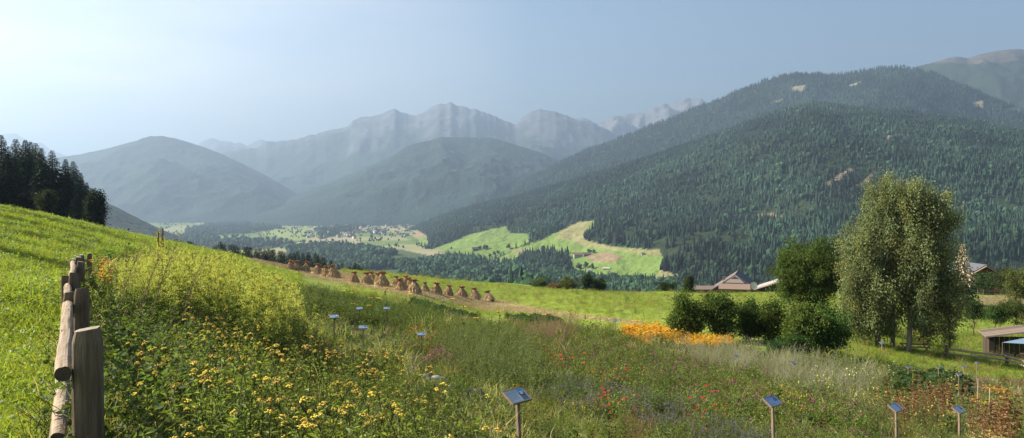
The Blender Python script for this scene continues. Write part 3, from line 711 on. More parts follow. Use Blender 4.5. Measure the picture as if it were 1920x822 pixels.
# bushes along the crest in the middle
for (nm, lab, px, d, top, wp, cc) in [
 ('willow_bush','pale grey green bush at the start of the clump on the meadow crest',1010,186,523,30,(.075,.10,.045)),
 ('dry_bush','small reddish brown dry bush on the meadow crest',1040,183,533,22,(.13,.085,.05)),
 ('hazel_bush','broad yellow green bush in the middle of the crest clump',1066,184,519,52,(.07,.085,.022)),
 ('young_spruce_bush','pointed dark bush standing highest in the crest clump',1102,184,511,22,(.035,.055,.022)),
 ('dark_bush','dark rounded bush closing the crest clump',1123,186,521,30,(.03,.05,.02)),
 ('dark_bush','low dark bush alone on the crest right of the far meadow',1252,184,530,34,(.035,.055,.022)),
 ('garden_tree','small upright tree on the crest left of the farmhouse roofs',1293,176,515,24,(.045,.06,.026))]:
    bushy(nm, lab, px, d, top, wp, cc, .3, 70, 55, crad=.55, cat='bush' if 'bush' in nm else 'tree', trunk='tree' in nm, low=-.1)
bushy('field_tree', 'lone light green broadleaf tree in front of the dark grove', 86, 127, 358, 34, (.028,.042,.02), .25, 110, 60, crad=.5, low=.05)
# larch-like ragged tree closing the grove
bushy('larch_tree', 'ragged dark tree at the outer end of the grove, branches reaching over the meadow', 180, 134, 352, 40, (.014,.024,.013), .28, 150, 70, crad=.6, low=-.1)

# far single trees in the meadows on the other side
def far_on(px, py):
    """point of the far slope seen at a pixel"""
    i = int(np.clip(np.searchsorted(R1['u'], px), 1, len(R1['u'])-1)); nt_ = R1['x'].shape[0]
    q = proj(R1['x'][:,i], R1['d'][:,i], R1['z'][:,i])[1]; k = int(np.argmax(q < py)); k = max(k, 1)
    a = (q[k-1]-py)/max(q[k-1]-q[k], 1e-6)
    return np.array([R1[c][k-1,i]*(1-a)+R1[c][k,i]*a for c in ('x','d','z')])
def valley_on(px, py):
    p = at(px, py, 1.0); d = -150/p[2]
    for _ in range(8): d = float(G(np.array([p[0]*d]), np.array([d]))[0])/p[2]
    return np.array([p[0]*d, d, p[2]*d])
farb = []
for s in range(2):
    cr = MB(); rr0 = np.random.default_rng(s)
    for _ in range(9):
        c = rr0.normal(size=3)*(3.4,3.4,2.6)+(0,0,8); blob(cr, c, 3.6, (.035,.055,.022), 1, .3, seed=int(rr0.integers(99)))
    tr = MB(); add_tube(tr, [(0,0,-1),(0,0,6)], [.5,.4], 5, (.06,.05,.04))
    farb.append(Proto(make_tree('meadow_tree', tr, cr, M_BARK, M_FOREST, 'dark rounded tree standing in the far pastures', 'single trees in the far pastures')))
for (px, py, s) in [(952,467,.9),(846,468,.6),(764,446,.8),(772,450,.7),(1110,505,.8),(1096,503,.9),(1086,505,1.),(1104,474,.7),(1113,476,.7),(900,468,.8),(907,469,.9),(912,468,.8),(776,463,.9),(786,462,.9),(765,463,.8),(792,466,.8),(917,483,.7),(925,479,.7),(932,476,.7)]:
    farb[int(rng.integers(2))].place(far_on(px, py), rng.random()*6, s*.9)

# ---------------------------------------------------------------- buildings
def gable_house(name, label, loc, rz, L_, Wd, hw, rise, wallc, roofc, over=.8, windows=0, chim=0, hip=False, group=None, cat='house', wmat=None, door=False, th=.22, skyl=0):
    """ridge along local Y; gable end faces -Y"""
    e = empty(name, loc, rz); tag(e, label, cat, group)
    wl = MB(); x, y = Wd/2, L_/2
    V = [(-x,-y,-2),(x,-y,-2),(x,y,-2),(-x,y,-2),(-x,-y,hw),(x,-y,hw),(x,y,hw),(-x,y,hw),(0,-y,hw+rise),(0,y,hw+rise)]
    wl.add(V, [[0,1,5,4],[1,2,6,5],[2,3,7,6],[3,0,4,7]], wallc); wl.add(V, [[4,5,8],[6,7,9]], wallc)
    wl.build('wall', wmat or M_WOOD, e)
    s = rise/x; o = over
    for sg in (-1,1):
        rf = MB(); hp = y*.35 if hip else 0
        P = [(sg*(x+o),-y-o,hw-s*o+.12),(0,-y-o+hp,hw+rise+.12),(0,y+o,hw+rise+.12),(sg*(x+o),y+o,hw-s*o+.12)]
        if sg < 0: P = P[::-1]
        rc = roofc if sg < 0 or not hip else (.07,.075,.085)  # right slope of a hipped roof coloured darker to show its shade
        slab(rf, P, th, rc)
        nb = max(6, int(L_/1.0))
        for k in range(nb):      # raised battens running down the slope
            f = (k+.5)/nb; yy_ = -y-o+hp*1+(2*y+2*o-hp)*f
            a = np.array((sg*.05, yy_, hw+rise+.16)); b_ = np.array((sg*(x+o-.05), yy_, hw-s*o+.16))
            add_tube(rf, [a,b_], .07, 4, tuple(np.array(rc)*.7))
        r = rf.build('roof', M_ROOF, e)
        if skyl and sg == 1:
            sk = MB(); c = np.array((x*.5, 0, hw+rise*.5+.2)); add_box(sk, c, (1.2,1.0,.1), (.45,.5,.55), rot=[[math.cos(math.atan(s)),0,math.sin(math.atan(s))],[0,1,0],[-math.sin(math.atan(s)),0,math.cos(math.atan(s))]]); sk.build('skylight', M_METAL, r)
        if chim and sg == -1:
            ch = MB(); add_box(ch, (-x*.55, y*.1, hw+rise*.55), (.8,.8,1.8), (.2,.16,.14)); add_box(ch, (-x*.55, y*.1, hw+rise*.55+.95), (1,1,.12), (.1,.1,.1)); ch.build('chimney', M_STONE, r)
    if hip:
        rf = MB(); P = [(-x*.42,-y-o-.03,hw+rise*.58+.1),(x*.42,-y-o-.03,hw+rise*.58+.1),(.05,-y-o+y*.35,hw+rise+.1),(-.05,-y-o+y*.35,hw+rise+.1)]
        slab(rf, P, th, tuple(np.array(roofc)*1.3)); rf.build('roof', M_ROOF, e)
    bd = MB()
    for sg in (-1,1):
        if not hip: add_tube(bd, [(0,-y-o-.06,hw+rise+.02),(sg*(x+o),-y-o-.06,hw-s*o+.02)], .16, 4, (.30,.20,.13))
    if not hip: bd.build('bargeboard', M_WOOD, e)
    for k in range(windows):
        wx = -x+Wd*(k+.5)/windows
        for zz in ((hw*.35, hw*.8) if hw > 4 else (hw*.5,)):
            f = MB(); add_box(f, (wx,-y-.04,zz), (1.1,.1,1.2), (.4,.36,.3)); fo = f.build('window', M_WOOD, e)
            g_ = MB(); add_box(g_, (wx,-y-.1,zz), (.85,.04,.95), (.03,.04,.05)); g_.build('pane', M_METAL, fo)
    return e
bn = on(1848, 200)
e = gable_house('timber_barn', 'large dark timber barn with a battened grey roof and gable corner painted as sunlit', (bn[0], bn[1]+6, bn[2]), R(-4), 13, 10.5, 5.4, 3.0, (.075,.050,.035), (.085,.09,.10), 1.1, cat='barn', th=.3)
q = MB(); add_box(q, (0,-6.75,5.15), (10.4,.25,.3), (.20,.13,.08)); q.build('beam', M_WOOD, e)
q = MB(); add_box(q, (2.6,-6.62,3.4), (4.6,.2,3.0), (.22,.11,.06))  # lighter reddish boards paint in the sunlit part of the gable
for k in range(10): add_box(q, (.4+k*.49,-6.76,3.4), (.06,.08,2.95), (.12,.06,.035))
q.build('sun_tinted_boards', M_WOOD, e)
q = MB(); add_box(q, (-1.8,-6.62,1.6), (3.0,.18,3.2), (.05,.035,.025)); q.build('door', M_WOOD, e)
# picket fence in front of the barn
pf = empty('picket_fence', on(1846,176)); tag(pf, 'low picket fence in front of the barn bushes', 'fence')
for k in range(9):
    q = MB(); add_box(q, (-5+k*1.25,0,.5), (.12,.12,1.4), (.17,.13,.09)); q.build('post', M_WOOD, pf)
for z_ in (.4,.9):
    q = MB(); add_box(q, (0,-.08,z_), (10.4,.05,.1), (.19,.15,.11)); q.build('rail', M_WOOD, pf)
fh = at(1384, 513, 235); gz = g1(fh[0], 235)
b0 = on(1382, 235)
hgt = fh[2]-b0[2]
gable_house('farmhouse', 'farmhouse with a steep half hipped roof, tan slope lit and far slope coloured dark for shade', (b0[0], b0[1], b0[2]), R(-19), 16, 13.2, hgt-4.6, 4.5, (.10,.065,.045), (.125,.105,.095), 1.4, hip=True, chim=1, skyl=1)
b1 = on(1378, 222)
gable_house('farm_annex', 'low brown roofed annex in front of the half hipped farmhouse', (b1[0], b1[1], at(1378,534.5,222)[2]-2.5), R(74), 7.4, 4.6, 1.5, 1.0, (.14,.10,.07), (.19,.135,.10), .5, cat='outbuilding')
b1 = on(1462, 228)
gable_house('farm_shed', 'flat pale roofed shed right of the farmhouse, partly behind the round tree', (b1[0], b1[1], at(1462,527,228)[2]-4.4), R(-24), 12, 11, 2.4, 2.0, (.05,.04,.035), (.30,.28,.27), .7, cat='shed')
b1 = on(1322, 232)
gable_house('farm_store', 'long low dark roof left of the farmhouse at the meadow edge', (b1[0], b1[1], at(1322,538,232)[2]-3.2), R(90), 9, 4, 2.5, .7, (.10,.08,.06), (.16,.12,.10), .4, cat='outbuilding')
# pale round dish beside the farmhouse
q = MB(); c = at(1413,536,221)
n_ = 14; th_ = np.arange(n_)*2*PI/n_
V = [(0,.25,0)]+[(math.cos(a)*.55,.12,math.sin(a)*.55) for a in th_]+[(math.cos(a)*1.05,-.15,math.sin(a)*1.05) for a in th_]
dish = empty('satellite_dish', (c[0],c[1],c[2]-1.0)); tag(dish, 'pale round satellite dish on the eave between farmhouse and shed', 'dish')
q.add(V, [[0,1+k,1+(k+1) % n_] for k in range(n_)], (.7,.68,.62)); q.add(V, [[1+k,1+n_+k,1+n_+(k+1) % n_,1+(k+1) % n_] for k in range(n_)], (.7,.68,.62))
bo = q.build('reflector', M_PAINT, dish, smooth=True); bo.location = (0,0,1.0)
q = MB(); add_tube(q, [(0,.3,-3.2),(0,.3,1.0)], .08, 6, (.3,.3,.3)); add_tube(q, [(0,.2,.4),(0,-.7,.95)], .04, 5, (.3,.3,.3)); q.build('mast', M_METAL, dish)

# old market shed at the right edge
sb = on(1893, 77)
e = empty('garden_shed', sb, R(-22)); tag(e, 'old dark timber shed with shingle roof and blue grey awning at the picture edge', 'shed')
q = MB()
for k in range(13): add_box(q, (-1.35+k*.42, .03*(k % 2), .95+.0*k), (.40,.06,2.3+.25*min(k,8-min(k,8)+k)*.18), tuple(np.array((.045,.034,.027))*(.6+.8*rng.random())))
for k in range(8): add_box(q, (-1.57, .25+k*.42, .95), (.06,.40,2.3), tuple(np.array((.06,.045,.035))*(.6+.8*rng.random())))
q.build('wall', M_WOOD, e)
for sg in (0,1):
    q = MB()
    if sg == 0: PP = [(-1.95,-.5,2.12),(1.8,-.5,2.86),(1.8,3.9,2.86),(-1.95,3.9,2.12)]
    else: PP = [(1.81,-.5,2.86),(5.5,-.5,2.12),(5.5,3.9,2.12),(1.81,3.9,2.86)]
    slab(q, PP, .09, (.21,.165,.135))
    for k in range(11):      # overlapping weathered boards
        y_ = -.5+k*.4; p0_, p1_ = np.array(PP[0]), np.array(PP[1]); c_ = (p0_+p1_)/2; L_ = np.linalg.norm(p1_-p0_)-.02; an = math.atan2(p1_[2]-p0_[2], p1_[0]-p0_[0])
        add_box(q, (c_[0]+rng.normal()*.02, y_+.2, c_[2]+.02+.012*(k % 2)), (L_, .37, .025), tuple(np.array((.16,.125,.10))*(.65+.7*rng.random())), rot=[[math.cos(an),0,-math.sin(an)],[0,1,0],[math.sin(an),0,math.cos(an)]])
    q.build('roof', M_WOOD, e)
q = MB(); V = []
n_ = 9
for i_ in range(n_+1):
    f = i_/n_
    lo = np.array((-.75,-1.7,1.84))*(1-f)+np.array((4.2,-2.9,2.02))*f; hi = np.array((-.70,-1.62,1.86))*(1-f)+np.array((4.4,-.6,3.15))*f
    for j_ in range(5): p = lo*(1-j_/4)+hi*j_/4; p[2] -= .16*math.sin(PI*f)*math.sin(PI*j_/4); V.append(p)
V = np.array(V); i2 = np.arange(n_)[:,None]*5; j2 = np.arange(4)[None]
F = np.stack([i2+j2, i2+5+j2, i2+6+j2, i2+1+j2], -1).reshape(-1,4); q.add(V, F, (.13,.20,.27)); q.add(V-[0,0,.02], F[:, ::-1], (.10,.16,.22)); q.build('awning', M_PAINT, e, smooth=True)
for (x_, y_, z_) in ((-.72,-1.66,1.85),(1.5,-2.25,1.85),(3.9,-2.8,1.98)):
    q = MB(); add_tube(q, [(x_,y_,-.5),(x_,y_,z_)], .05, 6, (.09,.065,.05)); q.build('post', M_WOOD, e)
q = MB()
for z_ in (.45,.95): add_box(q, (2.4,-2.4,z_), (3.6,.06,.1), (.10,.075,.055), rz=R(-14))
q.build('counter_rail', M_WOOD, e)
pt = MB(); add_tube(pt, [(0,0,0),(0,0,.12),(0,0,.3),(0,0,.42),(0,0,.46)], [.1,.17,.2,.19,.21], 12, (.5,.5,.48), cap=True); o_ = pt.build('enamel_pot', M_METAL, smooth=True)
o_.location = (sb[0]+.2, sb[1]-2.9, sb[2]+1.0); tag(o_, 'pale enamel pot on the counter under the shed awning', 'pot')

# rail fence by the birches
def rail_between(nm, p, q_, r, parent, col=(.26,.20,.15), n=6):
    mb = MB(); add_tube(mb, shade_path(p, q_, n, wob=.012), np.linspace(r, r*.9, n), 8, col, jit=.12, cap=True); return mb.build(nm, M_WOOD, parent, smooth=False)
fp = [hit(1775,671,40), hit(1888,686,40), on(1960,56)]
fr = empty('rail_fence', fp[0]); tag(fr, 'low two rail wooden fence in the grass between the birches and the shed', 'fence')
o0 = fp[0]
for k, p in enumerate(fp):
    for dy in (-.12,.12):
        q = MB(); add_tube(q, [p-o0+[0,dy,-.3], p-o0+[0,dy,1.0]], .08, 7, (.20,.15,.11), jit=.15, cap=True); q.build('post', M_WOOD, fr)
for k in range(2):
    for hz_ in (.28,.62): rail_between('rail', fp[k]-o0+[-.25,-.02,hz_+.12+(.05 if k else 0)], fp[k+1]-o0+[.25,-.02,hz_+.12], .07, fr, (.36,.28,.21))
# trestle bench under the birches
bb = hit(1706,661,40); tb = empty('trestle_bench', bb, R(-15)); tag(tb, 'rough wooden trestle bench in the shade at the foot of the birches', 'bench')
q = MB(); add_box(q, (.4,0,.42), (2.1,.3,.07), (.22,.15,.10)); q.build('seat', M_WOOD, tb)
for x_ in (-.35,1.2):
    for sg in (-1,1):
        q = MB(); add_tube(q, [(x_-sg*.28,0,-.05),(x_+sg*.25,0,.62)], .05, 6, (.17,.11,.075)); q.build('leg', M_WOOD, tb)
q = MB(); add_box(q, (.3,.22,.62), (2.0,.06,.12), (.19,.13,.09), rz=R(3)); q.build('backrest', M_WOOD, tb)

# far farms and village
def farm_proto(wall, roof, name='farm_house', lab='', grp_=None, sz=(12,9,5,3), cat='house'):
    e = empty(name); tag(e, lab, cat, grp_); x, y, hw, rise = sz[0]/2, sz[1]/2, sz[2], sz[3]
    wl = MB(); V = [(-x,-y,-3),(x,-y,-3),(x,y,-3),(-x,y,-3),(-x,-y,hw),(x,-y,hw),(x,y,hw),(-x,y,hw),(-x,0,hw+rise),(x,0,hw+rise)]
    wl.add(V, [[0,1,5,4],[1,2,6,5],[2,3,7,6],[3,0,4,7]], wall); wl.add(V, [[4,7,8],[5,9,6]], wall); wl.build('wall', M_PAINT, e)
    rf = MB(); o = 1.0; s = rise/y
    for sg in (-1,1):
        P = [(-x-o,0,hw+rise+.2),(x+o,0,hw+rise+.2),(x+o,sg*(y+o),hw-s*o+.2),(-x-o,sg*(y+o),hw-s*o+.2)]
        slab(rf, P if sg > 0 else P[::-1], .3, roof)
    rf.build('roof', M_ROOF, e)
    if name != 'village_house':
        for k in range(4): wn = MB(); add_box(wn, (-x*.75+k*x*.5,-y-.03,hw*.55), (1.2,.08,1.3), (.05,.05,.06)); wn.build('window', M_METAL, e)
    return Proto(e)
WH, TB, DW = (.30,.29,.28), (.16,.12,.10), (.10,.075,.055)
RB = (.20,.115,.085); RD = (.07,.065,.065)
fA = farm_proto(WH, RB, 'farm_house', 'long white farmhouse with a red brown roof beside a brown field', None, (26,11,5.5,4))
fA.place(far_on(1084,482), R(10))
fB = farm_proto(DW, TB, 'hay_barn', 'brown barn attached behind the long white farmhouse', None, (18,11,4.5,4), 'barn'); fB.place(far_on(1099,481)+[0,12,0], R(20))
fC = farm_proto(DW, RD, 'dark_farm_house', 'dark timber farmhouse with trees beside it in the middle pasture', None, (14,10,5,4)); fC.place(far_on(891,470), R(15))
fD = farm_proto(WH, RD, 'white_farm_house', 'small white house right of the tree group in the upper left pasture', None, (14,10,7,4)); fD.place(far_on(786,466), R(35), .9)
fE = farm_proto((.34,.32,.30), (.14,.14,.15), 'grey_farm_house', 'grey house left of the tree group in the upper left pasture', None, (12,10,7,5)); fE.place(far_on(753,466), R(60))
fF = farm_proto((.36,.30,.24), (.55,.53,.50), 'field_shed', 'low open shed with a pale roof alone in the lower pasture', None, (16,7,2.6,1.4), 'shed'); fF.place(far_on(1137,505), R(-3), .8)
fG = farm_proto(WH, TB, 'field_hut', 'tiny white hut alone in the upper right pasture', None, (6,5,3.4,2), 'hut'); fG.place(far_on(1205,478), 0, .9)
fH = farm_proto((.45,.44,.42), (.35,.35,.36), 'stable', 'small grey stable half hidden in the bushes of the lower pasture', None, (9,6,3,1.6), 'stable'); fH.place(far_on(1104,508)+[0,-12,0], R(5), .8)
vh = [farm_proto(c, r, 'village_house', 'small hazy house among the many roofs of the valley village', 'houses of the valley village', z_) for c, r, z_ in ((WH,RB,(14,10,6,4)),((.55,.48,.36),TB,(12,11,8,4)),((.6,.6,.6),(.24,.20,.18),(20,11,7,4)),(WH,RD,(16,12,9,4)))]
cnt = 0
while cnt < 95:
    px_, py_ = rng.uniform(575,780), rng.uniform(410,455)
    c_ = (px_-585)/175
    if abs(py_-(436-c_*10+4*math.sin(px_/17))) > 16*rng.random()**.7+2: continue
    vh[int(rng.integers(4))].place(valley_on(px_, py_), rng.random()*3.1, .9+.5*rng.random()); cnt += 1
for k in range(40):
    px_, py_ = rng.uniform(520,640), rng.uniform(411,420)
    vh[int(rng.integers(4))].place(valley_on(px_, py_), rng.random()*3.1, 1.2, 'faint house strung along the far edge of the valley floor', 'houses at the far valley edge')
ch = empty('village_church', valley_on(668,437)); tag(ch, 'white church with a tall pointed spire rising from the valley village', 'church')
q = MB(); add_box(q, (12,0,6), (24,12,16), WH); q.build('nave', M_PAINT, ch)
q = MB(); add_box(q, (-3,0,14), (7,7,34), WH); q.build('tower', M_PAINT, ch)
q = MB(); V = [(-7,-4,31),(1,-4,31),(1,4,31),(-7,4,31),(-3,0,58)]; q.add(V, [[0,1,4],[1,2,4],[2,3,4],[3,0,4]], (.30,.15,.11)); q.build('spire', M_ROOF, ch)
q = MB(); slab(q, [(0,-7,13.6),(25,-7,13.6),(25,0,20),(0,0,20)], .4, RB); slab(q, [(0,0,20.01),(25,0,20.01),(25,7,13.6),(0,7,13.6)], .4, RB); q.build('roof', M_ROOF, ch)
# mast on the bald summit
i_ = int(np.searchsorted(R3['u'], 1886)); kk = int(np.argmax(R3['t'] >= 1.0))
mp_ = np.array([R3['x'][kk,i_], R3['d'][kk,i_], R3['z'][kk,i_]])
ms = empty('radio_mast', mp_); tag(ms, 'slender radio mast on the bald mountain summit', 'mast')
q = MB()
for a in (0,2.09,4.19): add_tube(q, [(4*math.cos(a),4*math.sin(a),-4),(1.2*math.cos(a),1.2*math.sin(a),62)], 1.1, 4, (.25,.23,.22))
for z_ in range(0,62,9):
    r_ = 4-2.8*z_/62
    for a in (0,2.09,4.19): add_tube(q, [(r_*math.cos(a),r_*math.sin(a),z_),(r_*.9*math.cos(a+2.09),r_*.9*math.sin(a+2.09),z_+9)], .4, 3, (.25,.23,.22))
q.build('lattice', M_METAL, ms)
q = MB(); add_box(q, (0,0,40), (6,6,3), (.4,.4,.4)); add_box(q, (0,0,50), (5,5,2), (.4,.4,.4)); q.build('platform', M_METAL, ms)
#@@PART4
# ---------------------------------------------------------------- left log fence
lf_ = empty('log_fence', on(160, 5.0)); O = np.array(lf_.location)
tag(lf_, 'weathered log fence running away along the meadow, thick squared post in front', 'fence')
posts = [(161,5.0,617,.088,1.0),(148,9.6,541,.085,.9),(141,13.2,512,.075,1),(149,16.2,491,.07,1),(146,18.8,482,.07,1),(153,21,478,.07,1),(165,23.5,475,.065,1)]
PW = []
for k, (px, d, top, r, _) in enumerate(posts):
    b = on(px, d); zt = at(px, top, d)[2]; b = b-O; zt = zt-O[2]; PW.append((b, zt))
    q = MB(); n = 28; H = 22
    for m_ in range(2 if k in (1,2,4) else 1):
        off = np.array([-.2*m_, .12*m_, -.06*m_])
        zz = np.linspace(b[2]-.5, zt, H); th = np.arange(n)*2*PI/n
        sq = 1/np.maximum(np.abs(np.cos(th)), np.abs(np.sin(th)))**.62
        prof = np.ones(H); prof[-1] = .80; prof[-2] = .97
        V = []
        for i_, z_ in enumerate(zz):
            rr1 = r*sq*prof[i_]*(1+.05*(vnoise(th*3+k*9, np.full(n, z_*.7), 5+k)-.5)-.075*np.clip(vnoise(th*5.1+k*9, np.full(n, z_*.9+3), 8+k)-.62, 0, 1)*2.5+.012*(rng.random(n)-.5)*(i_ < H-2))
            lean = (z_-b[2])*(.03*math.sin(k*2.3))
            V.append(np.stack([b[0]+off[0]+np.cos(th+.35)*rr1+lean, b[1]+off[1]+np.sin(th+.35)*rr1, np.full(n, z_+off[2])+(.012*np.cos(th*1+k) if i_ == H-1 else 0)], 1))
        V = np.concatenate(V); i2 = np.arange(H-1)[:,None]*n; j2 = np.arange(n)[None]
        F = np.stack([i2+j2, i2+(j2+1) % n, i2+n+(j2+1) % n, i2+n+j2], -1).reshape(-1,4)
        q = MB(); q.add(V, F, np.array((.155,.118,.085))*(.55+.9*vnoise(np.tile(th*6,H)+k, np.repeat(zz*1.5,n), 44))[:,None]); c = V[-n:].mean(0)+[0,0,.006]
        q.add(np.vstack([V[-n:], c]), [[a,(a+1) % n,n] for a in range(n)], (.30,.255,.20))
        # drying cracks
        for _ in range(5):
            a = rng.random()*6.28; z0 = zt-.05-rng.random()*.3; l_ = .25+rng.random()*.5
            rc = r*float(1/max(abs(math.cos(a-.35)),abs(math.sin(a-.35)))**.62)*1.0
            P_ = [(b[0]+off[0]+math.cos(a)*rc, b[1]+off[1]+math.sin(a)*rc, z0+off[2]),(b[0]+off[0]+math.cos(a+.02)*rc, b[1]+off[1]+math.sin(a+.02)*rc, z0-l_+off[2])]
            add_tube(q, P_, [.0022,.0008], 4, (.05,.038,.026))
        q.build('post', M_WOOD, lf_, smooth=False)
for k in range(len(posts)-1):
    (b0_, t0_), (b1_, t1_) = PW[k], PW[k+1]; r_ = posts[k][3]; dv = unit(b1_-b0_)
    left = np.array([-1,-.35,0]); left = left/np.linalg.norm(left)
    for m_, (f0, rr1) in enumerate(((.22,.052),(.57,.055),(.90,.055))):
        h0 = t0_-b0_[2]; h1 = t1_-b1_[2]
        o0_ = left*(posts[k][3]+rr1*.9+(.03 if m_ == 1 else 0)); o1_ = left*(posts[k+1][3]+rr1*.9)
        p0_ = b0_+o0_+[0,0,h0*(1-f0*(.95 if k == 0 else .9))]-dv*.16; p1_ = b1_+o1_+[0,0,h1*(1-f0*.8)]+dv*.2
        n = 14; P_ = shade_path(p0_, p1_, n, sag=-.012, wob=.0022)
        n = 26; tt_ = np.linspace(0, 13, n); P_ = np.stack([np.interp(tt_, np.arange(14), P_[:,a_]) for a_ in range(3)], 1); NS = 18; V, F = tube(P_, np.linspace(rr1*.86, rr1*1.1, n), NS)
        ax_ = np.repeat(P_, NS, 0); gth = np.tile(np.arange(NS), n); gz_ = np.repeat(np.arange(n), NS); gn = vnoise(gth*.9+k*7+m_*3, gz_*.22, 15+k)+.5*vnoise(gth*2.3, gz_*.8, 16+m_); V = ax_+(V-ax_)*(.90+.16*gn)[:,None]
        q = MB(); q.add(V, F, np.array((.255,.20,.145))*(.45+.75*gn)[:,None])
        for e_ in (0, len(V)-NS):
            W = np.vstack([V[e_:e_+NS], V[e_:e_+NS].mean(0)]); q.add(W, [[(a+1) % NS,a,NS] if e_ == 0 else [a,(a+1) % NS,NS] for a in range(NS)], (.085,.062,.042))
        # knots and bark scraps
        for _ in range(6):
            t_ = rng.random(); c = P_[int(t_*(n-1))]; a = rng.random()*6.28; blob(q, c+np.array([math.cos(a)*.9,0,math.sin(a)])*rr1*.95, .014, (.16,.11,.07), 1, .3)
        q.build('rail', M_LOG, lf_)

# ---------------------------------------------------------------- information signs
def sign(px, py, d, wd, th, label, tilt=35, ink=0, postw=.06, lean=0.):
    if wd < .3: postw = .035
    c = at(px, py, d); b = on(px, d); e = empty('plant_sign', (c[0], c[1], b[2])); tag(e, label, 'sign', None)
    h = c[2]-b[2]; th = R(th)
    q = MB(); P0 = np.array([lean,0,-.25]); P1 = np.array([0,0,h-.03])
    dm = P1-P0
    V = []
    for p in (P0, P1):
        for (a, b_) in ((-1,-1),(1,-1),(1,1),(-1,1)):
            x, y = a*postw/2, b_*postw/2*.7; V.append(p+np.array([x*math.cos(th)-y*math.sin(th), x*math.sin(th)+y*math.cos(th), 0]))
    q.add(V, BF, (.24,.175,.13)); q.build('post', M_WOOD, e)
    T = R(tilt); ax = np.array([math.cos(th), math.sin(th), 0]); dn = np.array([math.sin(th)*math.cos(T), -math.cos(th)*math.cos(T), -math.sin(T)]); nn = np.cross(dn, ax); nn = nn if nn[2] > 0 else -nn
    hh = wd*.62; Cc = np.array([0,0,h])
    def pl(u0, u1, v0, v1, z0, z1, col, mb):   # u along the width, v down the board, z out of it
        V = [Cc+ax*u*wd+dn*v*hh+nn*z for z in (z0, z1) for (u, v) in ((u0,v1),(u1,v1),(u1,v0),(u0,v0))]
        mb.add(V, BF, col)
    q = MB(); pl(-.5,.5,-.5,.5,-.03,0,(.20,.14,.10),q)
    for (a,b_,c_,d_) in ((-.5,.5,-.5,-.46),(-.5,.5,.46,.5),(-.5,-.475,-.46,.46),(.475,.5,-.46,.46)): pl(a,b_,c_,d_,0,.008,(.24,.17,.13),q)
    bd = q.build('board', M_WOOD, e)
    q = MB(); pl(-.47,.47,-.45,.45,.001,.004,(.40,.45,.48) if px == 970 else (.14,.25,.38),q)  # blue in the sheet colour stands in for reflected sky
    sh_ = q.build('sheet', M_SHEET, bd)
    q = MB(); z = .0055
    cols = [((.10,.28,.50),(.05,.05,.06),(.10,.12,.13),(.35,.40,.45)),((.06,.12,.30),(.04,.06,.20),(.12,.22,.40),(.05,.07,.14)),((.05,.15,.30),(.35,.06,.30),(.04,.14,.26),(.03,.10,.12)),((.10,.12,.15),(.05,.06,.08),(.16,.18,.2),(.05,.06,.07))][ink]
    pl(.12,.42,-.42,-.15,.0042,z,cols[0],q); pl(.12,.42,-.15,.10,.0042,z,cols[1],q); pl(.12,.42,.10,.42,.0042,z,cols[2],q); pl(.20,.34,-.22,.0,z,z+.0006,cols[3],q)
    q.build('picture_strip', M_SHEET, bd)
    q = MB(); g_ = np.random.default_rng(int(px))
    for v in np.linspace(-.36,.38,11):
        if g_.random() < .12: continue
        u = -.42
        while u < .02:
            l_ = .03+.07*g_.random(); pl(u, min(u+l_,.06), v, v+.022, .0042, .0048, (.16,.2,.24), q); u += l_+.018
    q.build('text_lines', M_SHEET, bd)
    return e
SG = [(970,742,12,.43,48,'largest plant sign, pale sheet with a blue photo strip, post rising from green weeds',35,0,.05),
 (1448.5,752,16,.42,42,'plant sign, its sheet tinted with reflected sky, between the purple flowers and the pale primroses',35,1,.03),
 (1680,764,20,.41,38,'plant sign with a pink spot on its sheet, left of the brown seed stalks',34,2,.02),
 (1798.5,768,21.5,.40,36,'small tilted plant sign among the brown seed stalks, rightmost in the front row',34,3,.02),
 (626.5,593.5,36,.40,14,'tallest of the small plant signs behind the yellow tansy, on a long dark post',25,0,0),
 (680.5,613.5,36.5,.38,12,'plant sign just right of the tall one, its post half in the weeds',25,1,0),
 (674,578.5,47,.36,10,'far plant sign above the tall one, in front of dark leafy bushes',25,0,0),
 (725,578,47,.36,8,'far plant sign to the right with a long thin post among leafy bushes',25,3,0),
 (790,626.5,39,.38,10,'low plant sign just above the red and dusty pink flowers',25,1,0),
 (1153,601,62,.4,25,'tiny plant sign left of the orange flower bed',28,1,0),
 (1381,668,38,.28,40,'plant sign tinted with reflected sky, tilted in the silver grey bushes below the orange flowers',35,1,0),
 (1488,681,33,.26,40,'plant sign tinted with reflected sky at the end of the silver grey bushes',35,0,0),
 (1601,659,60,.4,30,'dark plant sign under the spreading shrub by the birches',30,3,0),
 (1654,643,60,.4,25,'slim plant sign standing between the two left birch trunks',28,0,0),
 (1703,689,40,.26,35,'low plant sign in the grass below the birches',34,1,0),
 (1760,690,42,.26,35,'low plant sign at the left end of the bare pink bed',34,0,0),
 (1807,688,43,.26,35,'low plant sign above the bare pink bed',34,1,0),
 (1832,680,46,.28,35,'plant sign on a pale post just below the rail fence',34,3,0),
 (1798,702,35,.28,35,'plant sign with a dark sheet at the near edge of the bare pink bed',34,1,0)]
for s in SG: sign(*s[:6], tilt=s[6], ink=s[7], lean=s[8])

